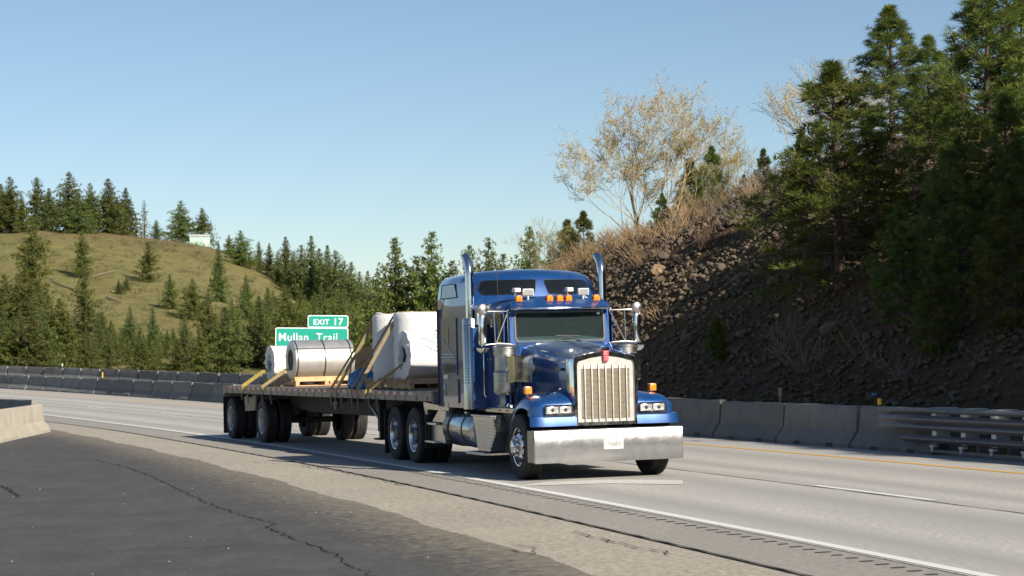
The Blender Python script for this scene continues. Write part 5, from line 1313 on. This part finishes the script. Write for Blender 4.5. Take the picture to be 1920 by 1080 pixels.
# ridge running down to the middle
for i, (px, t, d) in enumerate(((487, 452, 370), (506, 455, 360), (522, 470, 350), (537, 442, 355), (552, 470, 345), (566, 458, 340), (585, 440, 330), (600, 464, 335), (615, 458, 325), (630, 468, 320), (646, 488, 315), (660, 490, 305), (675, 508, 300), (690, 506, 290), (706, 532, 280), (722, 520, 270))):
    hill_tree(px, t, 0, rt.choice(FIRS), ORD[i] + ' from the left of the pointed firs along the wooded ridge', 'firs on the wooded ridge', rt.uniform(.95, 1.25), None, d)
for i in range(56):
    px = 478 + 4.7 * i + rt.uniform(-2, 2); d = rt.uniform(190, 290)
    lo = np.interp(px, [470, 600, 700, 760], [545, 520, 560, 590]); hill_tree(px, lo + rt.uniform(-8, 85), 0, rt.choice(FIRS + PONS), ORD[i] + ' from the left of the conifers in the wood behind the load', 'conifers in the thick wood', rt.uniform(1.0, 1.4), None, d)
# clear pines in the middle, behind the cab
for px, t, d, kd, lb, w_ in ((742, 447, 150, 0, 'tall open pine left of the blue sleeper', 1.15), (811, 430, 148, 2, 'tallest pine just above the blue sleeper', 1.0), (782, 480, 160, 1, 'bushy pine between the two tall pines', 1.2), (705, 520, 170, 3, 'low pine left of the tall open pine', 1.2), (882, 457, 146, 3, 'slim pine behind the right exhaust stack', .9), (918, 446, 143, 1, 'pointed pine above the middle of the sleeper', .95), (850, 490, 150, 0, 'low pine filling the gap above the sleeper', 1.2), (944, 472, 150, 2, 'small pine left of the broad dark pine', .9), (995, 425, 138, 1, 'broad dark pine above the sleeper windows', 1.05), (1032, 470, 150, 0, 'pine beside the hill end above the cab', .9), (965, 500, 150, 3, 'low pine above the sleeper roof', 1.2)):
    x, y = cam_az(px) * d, d; h = z_at(px, t, d) + .3
    plant_tree('pine_tree', PONS[kd], (x, y, -.3), h, 10, lb, 'tree', 'pines behind the cab', None, w_)

# ---------------------------------------------------------------- near pines on the rocky hillside
NP = [make_pine(7, 7, .08, .29, 22, .27, .010, 1.25), make_pine(12, 7, .05, .28, 22, .27, .010, 1.25), make_pine(23, 7, .03, .34, 22, .27, .010, 1.25, upsweep=.7), make_pine(31, 7, .05, .25, 22, .27, .010, 1.3, tipround=.4)]
def slope_pine(px, top, s, kd, label, wid=1.0, group='near pines on the rocky hillside'):
    p, a = at_s(px, s); q = on_hill(a, s); h = z_at(px, top, q.y) - q.z
    return plant_tree('pine_tree', NP[kd], (q.x, q.y, q.z - .1), h + .1, 7, label, 'tree', group, None, wid)
slope_pine(1578, 125, 13.6, 2, 'large bushy pine standing in the front of the hillside', 1.5)
slope_pine(1688, 15, 21.5, 3, 'tall round topped pine on the crest behind the bushy pine', 1.45)
slope_pine(1758, 68, 18.0, 1, 'narrow pointed pine right of the round topped pine', 1.35)
slope_pine(1868, -40, 15.5, 0, 'tall pine running out of the top right of the frame', 1.35)
slope_pine(1935, -10, 17.0, 2, 'pine cut by the right edge of the frame', 1.3)
slope_pine(1800, 250, 13.2, 2, 'low spreading pine in front of the tall right hand pines', 1.1)
slope_pine(1700, 380, 12.6, 0, 'dark young pine low in the shade above the guardrail', 1.1)
slope_pine(1905, 330, 12.4, 1, 'dark young pine low at the right edge of the frame', 1.15)
slope_pine(1640, 330, 16.5, 1, 'short pine behind the large bushy pine', 1.1)
for px, t, s, kd, lb, w_ in ((1725, 190, 19.5, 0, 'pine filling the gap below the round topped pine', 1.4), (1795, 130, 19, 2, 'dense pine between the pointed pine and the tallest one', 1.3), (1838, 215, 16.5, 3, 'pine at the left foot of the tallest right hand pine', 1.1), (1895, 180, 13.8, 2, 'broad pine low beside the right edge of the frame', 1.05), (1515, 245, 18.5, 3, 'slim pine just left of the large bushy pine', 1.2), (1760, 470, 11.9, 1, 'shaded young pine close above the guardrail', 1.1)):
    slope_pine(px, t, s, kd, lb, w_)
# crest pines further left
for px, t, s, kd, lb, w_ in ((1345, 278, 24, 2, 'yellow green pine right of the bare cottonwood', 1.0), (1300, 300, 26, 0, 'small pine close behind the bare cottonwood', 1.0), (1440, 280, 24, 1, 'dark pine top on the crest left of the bushy pine', .9), (1405, 330, 23, 2, 'low dark pine on the hill crest', 1.0), (1250, 365, 23, 2, 'small pine at the foot of the bare cottonwood', 1.0), (1100, 400, 25, 2, 'green pine on the left end of the rocky hill', 1.1), (1068, 415, 27, 0, 'small pine at the far left end of the rocky hill', .95), (1500, 330, 22, 2, 'small pine hidden left of the large bushy pine', 1.0)):
    slope_pine(px, t, s, kd, lb, w_, 'small pines on the hill crest')
# trees of the same hillside that stand right of the picture and shade it
rs_ = random.Random(17); belt = []
for s, n, a9 in ((16.5, 10, 13), (18.2, 11, 13), (20.2, 11, 12), (22.5, 9, 9), (25.5, 8, 5)):
    for k in range(n):
        belt.append((-18 + (18 + a9) * (k + rs_.random() * .6) / n, s + rs_.uniform(-.4, .5)))
belt += []
for i, (a, s) in enumerate(belt):
    q = on_hill(a, s); h = min(11, max(2.5, (s - 8.9) / .60 - q.z)) * rs_.uniform(.85, 1.0)
    plant_tree('pine_tree', NP[i % 3], (q.x, q.y, q.z - .1), h, 7, 'pine on the hillside beyond the right edge of the picture', 'tree', 'pines beyond the right edge', None, 1.35)
# rusty dying tips on the bushy pine
rr = np.random.RandomState(5)

# ---------------------------------------------------------------- bare trees and shrubs
def make_bare(seed, H, trunks, depth, spread, twig_r, bud, up=.25, ratio=.72, nchild=(2, 3), mat=M_barkpale, budmat=M_bud, fork=.28):
    rnd = random.Random(seed); br = []; tips = []
    def grow(p, d, L, r, lev):
        n = 4; pts = [p.copy()]; q = p.copy(); dd = d.copy()
        for j in range(n):
            dd = (dd + Vector((rnd.gauss(0, .09), rnd.gauss(0, .09), rnd.gauss(0, .06) + up * .10))).normalized(); q = q + dd * (L / n); pts.append(q.copy())
        r1 = max(twig_r, r * .62); br.append(([tuple(x) for x in pts], [r + (r1 - r) * j / n for j in range(n + 1)]))
        if lev >= depth - 1:
            for x in pts[1:]: tips.append((x, dd))
        if lev >= depth: return
        k = rnd.randint(*nchild) + (1 if lev == 0 else 0)
        for i in range(k):
            j = n if i == 0 else rnd.randint(2, n); ax_ = Vector((rnd.gauss(0, 1), rnd.gauss(0, 1), rnd.gauss(0, .5))); ax_ = (ax_ - dd * ax_.dot(dd)).normalized()
            nd = (dd * (1 if i == 0 else .75) + ax_ * spread * (.5 if i == 0 else 1) * rnd.uniform(.7, 1.3)).normalized(); nd.z += up * .3; nd.normalize()
            grow(pts[j], nd, L * ratio * rnd.uniform(.8, 1.15), r1 * (1 if i == 0 else .75), lev + 1)
    for t in range(trunks):
        a = rnd.uniform(0, 6.3); grow(Vector((math.cos(a) * .15 * (trunks > 1), math.sin(a) * .15 * (trunks > 1), 0)), Vector((math.cos(a) * .35 * (trunks > 1), math.sin(a) * .35 * (trunks > 1), 1)).normalized(), H * fork, H * .014 / (trunks ** .3), 0)
    VV = []; FF = []; off = 0
    tm = MB()
    for path, rad in br: tm.tube(path, rad, 6 if rad[0] > .03 else 3, cap=False)
    me = tm.mesh('trunk', 60); me.materials.append(mat); cm = None
    if bud:
        rr = np.random.RandomState(seed); P = np.array([tuple(x) for x, _ in tips]); D = np.array([tuple(d) for _, d in tips])
        kp = rr.rand(len(P)) < .45; P = P[kp]; D = D[kp]
        P = np.repeat(P, bud, 0) + rr.normal(0, .05, (len(P) * bud, 3)); D = np.repeat(D, bud, 0) + rr.normal(0, .4, (len(P), 3))
        Q = tuft_tris(P, D, .085, .014, 2, rr, .8); cm = crown_mesh('crown', Q, np.clip(rr.normal(.5, .25, len(P) * 2), 0, 1), budmat)
    zmax = max(v.co.z for v in me.vertices)
    return me, cm, zmax
def bare_tree(px, top, s, proto, label, wid=1.0, rz=None, name='bare_tree', cat='tree', group=None, a_s=None):
    if a_s is None:
        p, a = at_s(px, s)
    else: a = a_s
    q = on_hill(a, s); h = z_at(px, top, q.y) - q.z if top is not None else 1.0; k = h / proto[2]
    rnd = random.Random(int(px)); e = empty(name, (q.x, q.y, q.z - .08), rnd.uniform(0, 6.3) if rz is None else rz); e.scale = (k * wid, k * wid, k)
    link('trunk', proto[0], None, e)
    if proto[1]: link('crown', proto[1], None, e)
    return tag(e, label, cat, group)
COT = make_bare(3, 8, 4, 7, .56, .0075, 1, .22, .74, (2, 3), fork=.27)
BARE2 = make_bare(8, 6, 1, 6, .55, .006, 1, .3, .76, (2, 3), fork=.34)
BARE3 = make_bare(15, 6, 3, 5, .5, .006, 1, .35, .76, (2, 3), fork=.30)
bare_tree(1222, 118, 23.5, COT, 'large spreading cottonwood with pale bark and tan catkins', 1.02, 3.6, 'cottonwood_tree')
bare_tree(1398, 190, 25, BARE2, 'thin leafless tree right of the spreading cottonwood', .9)
bare_tree(1525, 115, 23.5, BARE3, 'leafless pale tree behind the large bushy pine', 1.1)
bare_tree(1612, 85, 25.0, BARE3, 'second leafless pale tree left of the round topped pine', 1.0, 2.2)
bare_tree(1052, 400, 24.5, BARE3, 'small bare tree with fine twigs at the left end of the rocky hill', 1.1, 4.0)
bare_tree(1290, 300, 22.5, BARE2, 'leaning bare sapling at the right of the spreading cottonwood', 1.1)
# shrubs
def make_shrub(seed, n=34, H=1.0, mat=M_twig, spread=.75):
    rnd = random.Random(seed); tm = MB()
    for i in range(n):
        az = rnd.uniform(0, 6.3); el = rnd.uniform(.25, 1) * spread; p = Vector((rnd.gauss(0, .12), rnd.gauss(0, .12), 0)); d = Vector((math.cos(az) * el, math.sin(az) * el, 1)).normalized(); L = H * rnd.uniform(.6, 1.1); pts = [p]
        for j in range(3): d = (d + Vector((rnd.gauss(0, .18), rnd.gauss(0, .18), rnd.gauss(0, .1)))).normalized(); pts.append(pts[-1] + d * L / 3)
        tm.tube(pts, [.011, .009, .006, .003], 3, cap=False)
        for _ in range(2):
            j = rnd.randint(1, 2); d2 = (d + Vector((rnd.gauss(0, .6), rnd.gauss(0, .6), rnd.gauss(.1, .3)))).normalized(); tm.tube([pts[j], pts[j] + d2 * L * .35], [.006, .003], 3, cap=False)
    me = tm.mesh('stems', None); me.materials.append(mat); return me
SH = [make_shrub(1, 36), make_shrub(2, 30, spread=1.0), make_shrub(3, 36, spread=1.1)]; SHG = [make_shrub(4, 30, 1.0, M_twig_grey, 1.1), make_shrub(5, 26, 1.0, M_twig_grey, 1.3)]
def shrub(px, s, h, me, label, w_=1.2):
    p, a = at_s(px, s); q = on_hill(a, s); e = empty('dry_shrub', (q.x, q.y, q.z - .05), random.Random(px).uniform(0, 6)); e.scale = (h * w_, h * w_, h)
    link('stems', me, None, e); tag(e, label, 'shrub', 'leafless shrubs on the rocky hillside')
for px, s, h, me_, lb in ((1290, 18.2, 1.0, SH[0], 'tan leafless shrub below the spreading cottonwood'), (1262, 16.6, 1.0, SH[1], 'tall brown shrub left of the tan leafless shrub'), (1205, 15.6, .95, SH[2], 'brown shrub above the far mirror of the truck'), (1160, 17.2, 1.1, SH[1], 'wide tan shrub beside the left exhaust stack'), (1185, 18.6, .9, SH[0], 'brown shrub on the crest above the left stack'), (1330, 15.4, .8, SH[0], 'upright brown shrub in the middle of the scree'),
      (1380, 16.4, .85, SHG[0], 'grey twiggy shrub in the middle of the scree'), (1420, 18.4, .9, SHG[1], 'grey dead shrub near the crest of the scree'), (1480, 12.2, 1.0, SHG[0], 'pale arching dead shrub low on the scree'), (1520, 11.6, 1.0, SHG[1], 'grey tangled shrub in the shade under the bushy pine'), (1450, 17.2, .7, SHG[0], 'grey fallen brush left of the bushy pine'), (1110, 17.6, 1.0, SH[2], 'tan shrub at the left end of the rocky hill'), (1085, 18.4, .9, SH[1], 'brown shrub beyond the sleeper roof'), (1700, 11.4, .8, SHG[1], 'dim shrub in the shade behind the guardrail')):
    shrub(px, s, h, me_, lb)
# uncountable dry brush and grass over the hillside
def join_protos(name, items, mat):
    VV = []; FF = []; off = 0
    for me_, M4 in items:
        v = np.empty(len(me_.vertices) * 3, np.float32); me_.vertices.foreach_get('co', v); v = v.reshape(-1, 3); f = np.empty(len(me_.loops), np.int32); me_.loops.foreach_get('vertex_index', f); f = f.reshape(-1, 4)
        Mn = np.array(M4); VV.append(v @ Mn[:3, :3].T + Mn[:3, 3]); FF.append(f + off); off += len(v)
    me_ = mesh_np(name, np.concatenate(VV), np.concatenate(FF)); return link(name, me_, mat, None)
SM = [make_shrub(20 + i, 9, 1.0, M_twig, .9) for i in range(4)]
rb = random.Random(6); items = []; items2 = []
while len(items) < 850:
    a, s = rb.uniform(24, 76), rb.uniform(11, 24); crest_w = 1.0 if (a > 55 or s > 16.8) else .12
    if rb.random() > crest_w: continue
    q = on_hill(a, s, -.03); k = rb.uniform(.35, .85) * (1 if s > 12 else .6)
    items.append((SM[rb.randrange(4)], Matrix.LocRotScale(q, Matrix.Rotation(rb.uniform(0, 6.3), 3, 'Z').to_quaternion(), Vector((k * 1.3, k * 1.3, k)))))
tag(join_protos('dry_brush', items, M_twig), 'dry brown brush covering the crest and left end of the rocky hill', 'brush', None, 'stuff')
while len(items2) < 150:
    a, s = rb.uniform(24, 58), rb.uniform(10.6, 19); q = on_hill(a, s, -.03); k = rb.uniform(.25, .6)
    items2.append((SM[rb.randrange(4)], Matrix.LocRotScale(q, Matrix.Rotation(rb.uniform(0, 6.3), 3, 'Z').to_quaternion(), Vector((k * 1.6, k * 1.6, k * .8)))))
tag(join_protos('dead_twigs', items2, M_twig_grey), 'grey dead twigs scattered between the stones of the scree', 'twigs', None, 'stuff')
items3 = []; rh = random.Random(8)
for i in range(800):
    d = rh.uniform(D0 + 15, D1 - 2); px = rh.uniform(-20, 520); x = cam_az(px) * d; k = rh.uniform(.45, 1.5) ** 1.3
    items3.append((SM[rh.randrange(4)], Matrix.LocRotScale(Vector((x, d, hill_l(x, d) - .1)), Matrix.Rotation(rh.uniform(0, 6.3), 3, 'Z').to_quaternion(), Vector((k * 1.9, k * 1.9, k * .8)))))
tag(join_protos('hill_scrub', items3, plain('grey_green_scrub', (.085, .08, .035), .9, 0, .5, .3)), 'low scrub and tussocks dotted over the grassy hill', 'scrub', None, 'stuff')
# little green bush on the scree, blurred yellow in the photo
p, a = at_s(1348, 11.9); q = on_hill(a, 11.9); plant_tree('pine_sapling', make_pine(44, 1.2, .02, .26, 14, .16, .010, 1.2), (q.x, q.y, q.z), 1.0, 1.2, 'yellow green pine sapling growing out of the low scree', 'sapling')
# pebbles on the dark asphalt
def smp2(rr):
    while True:
        a, s = rr.uniform(8, 62), rr.uniform(-14, -2.6)
        if rr.rand() < (1.0 if s > -4.5 else .35): break
    r = .005 + .009 * rr.rand() ** 3; return road(a, s, r * .3), r
pb = link('gravel', scatter_join('gravel', 300, lowrock, smp2, 9), M_barrier_tan); pb['kind'] = 'stuff'; pb['label'] = 'loose pale gravel crumbs on the dark asphalt'; pb['category'] = 'gravel'
pb.data.materials.clear(); pb.data.materials.append(plain('pale_gravel', (.34, .31, .26), .9))
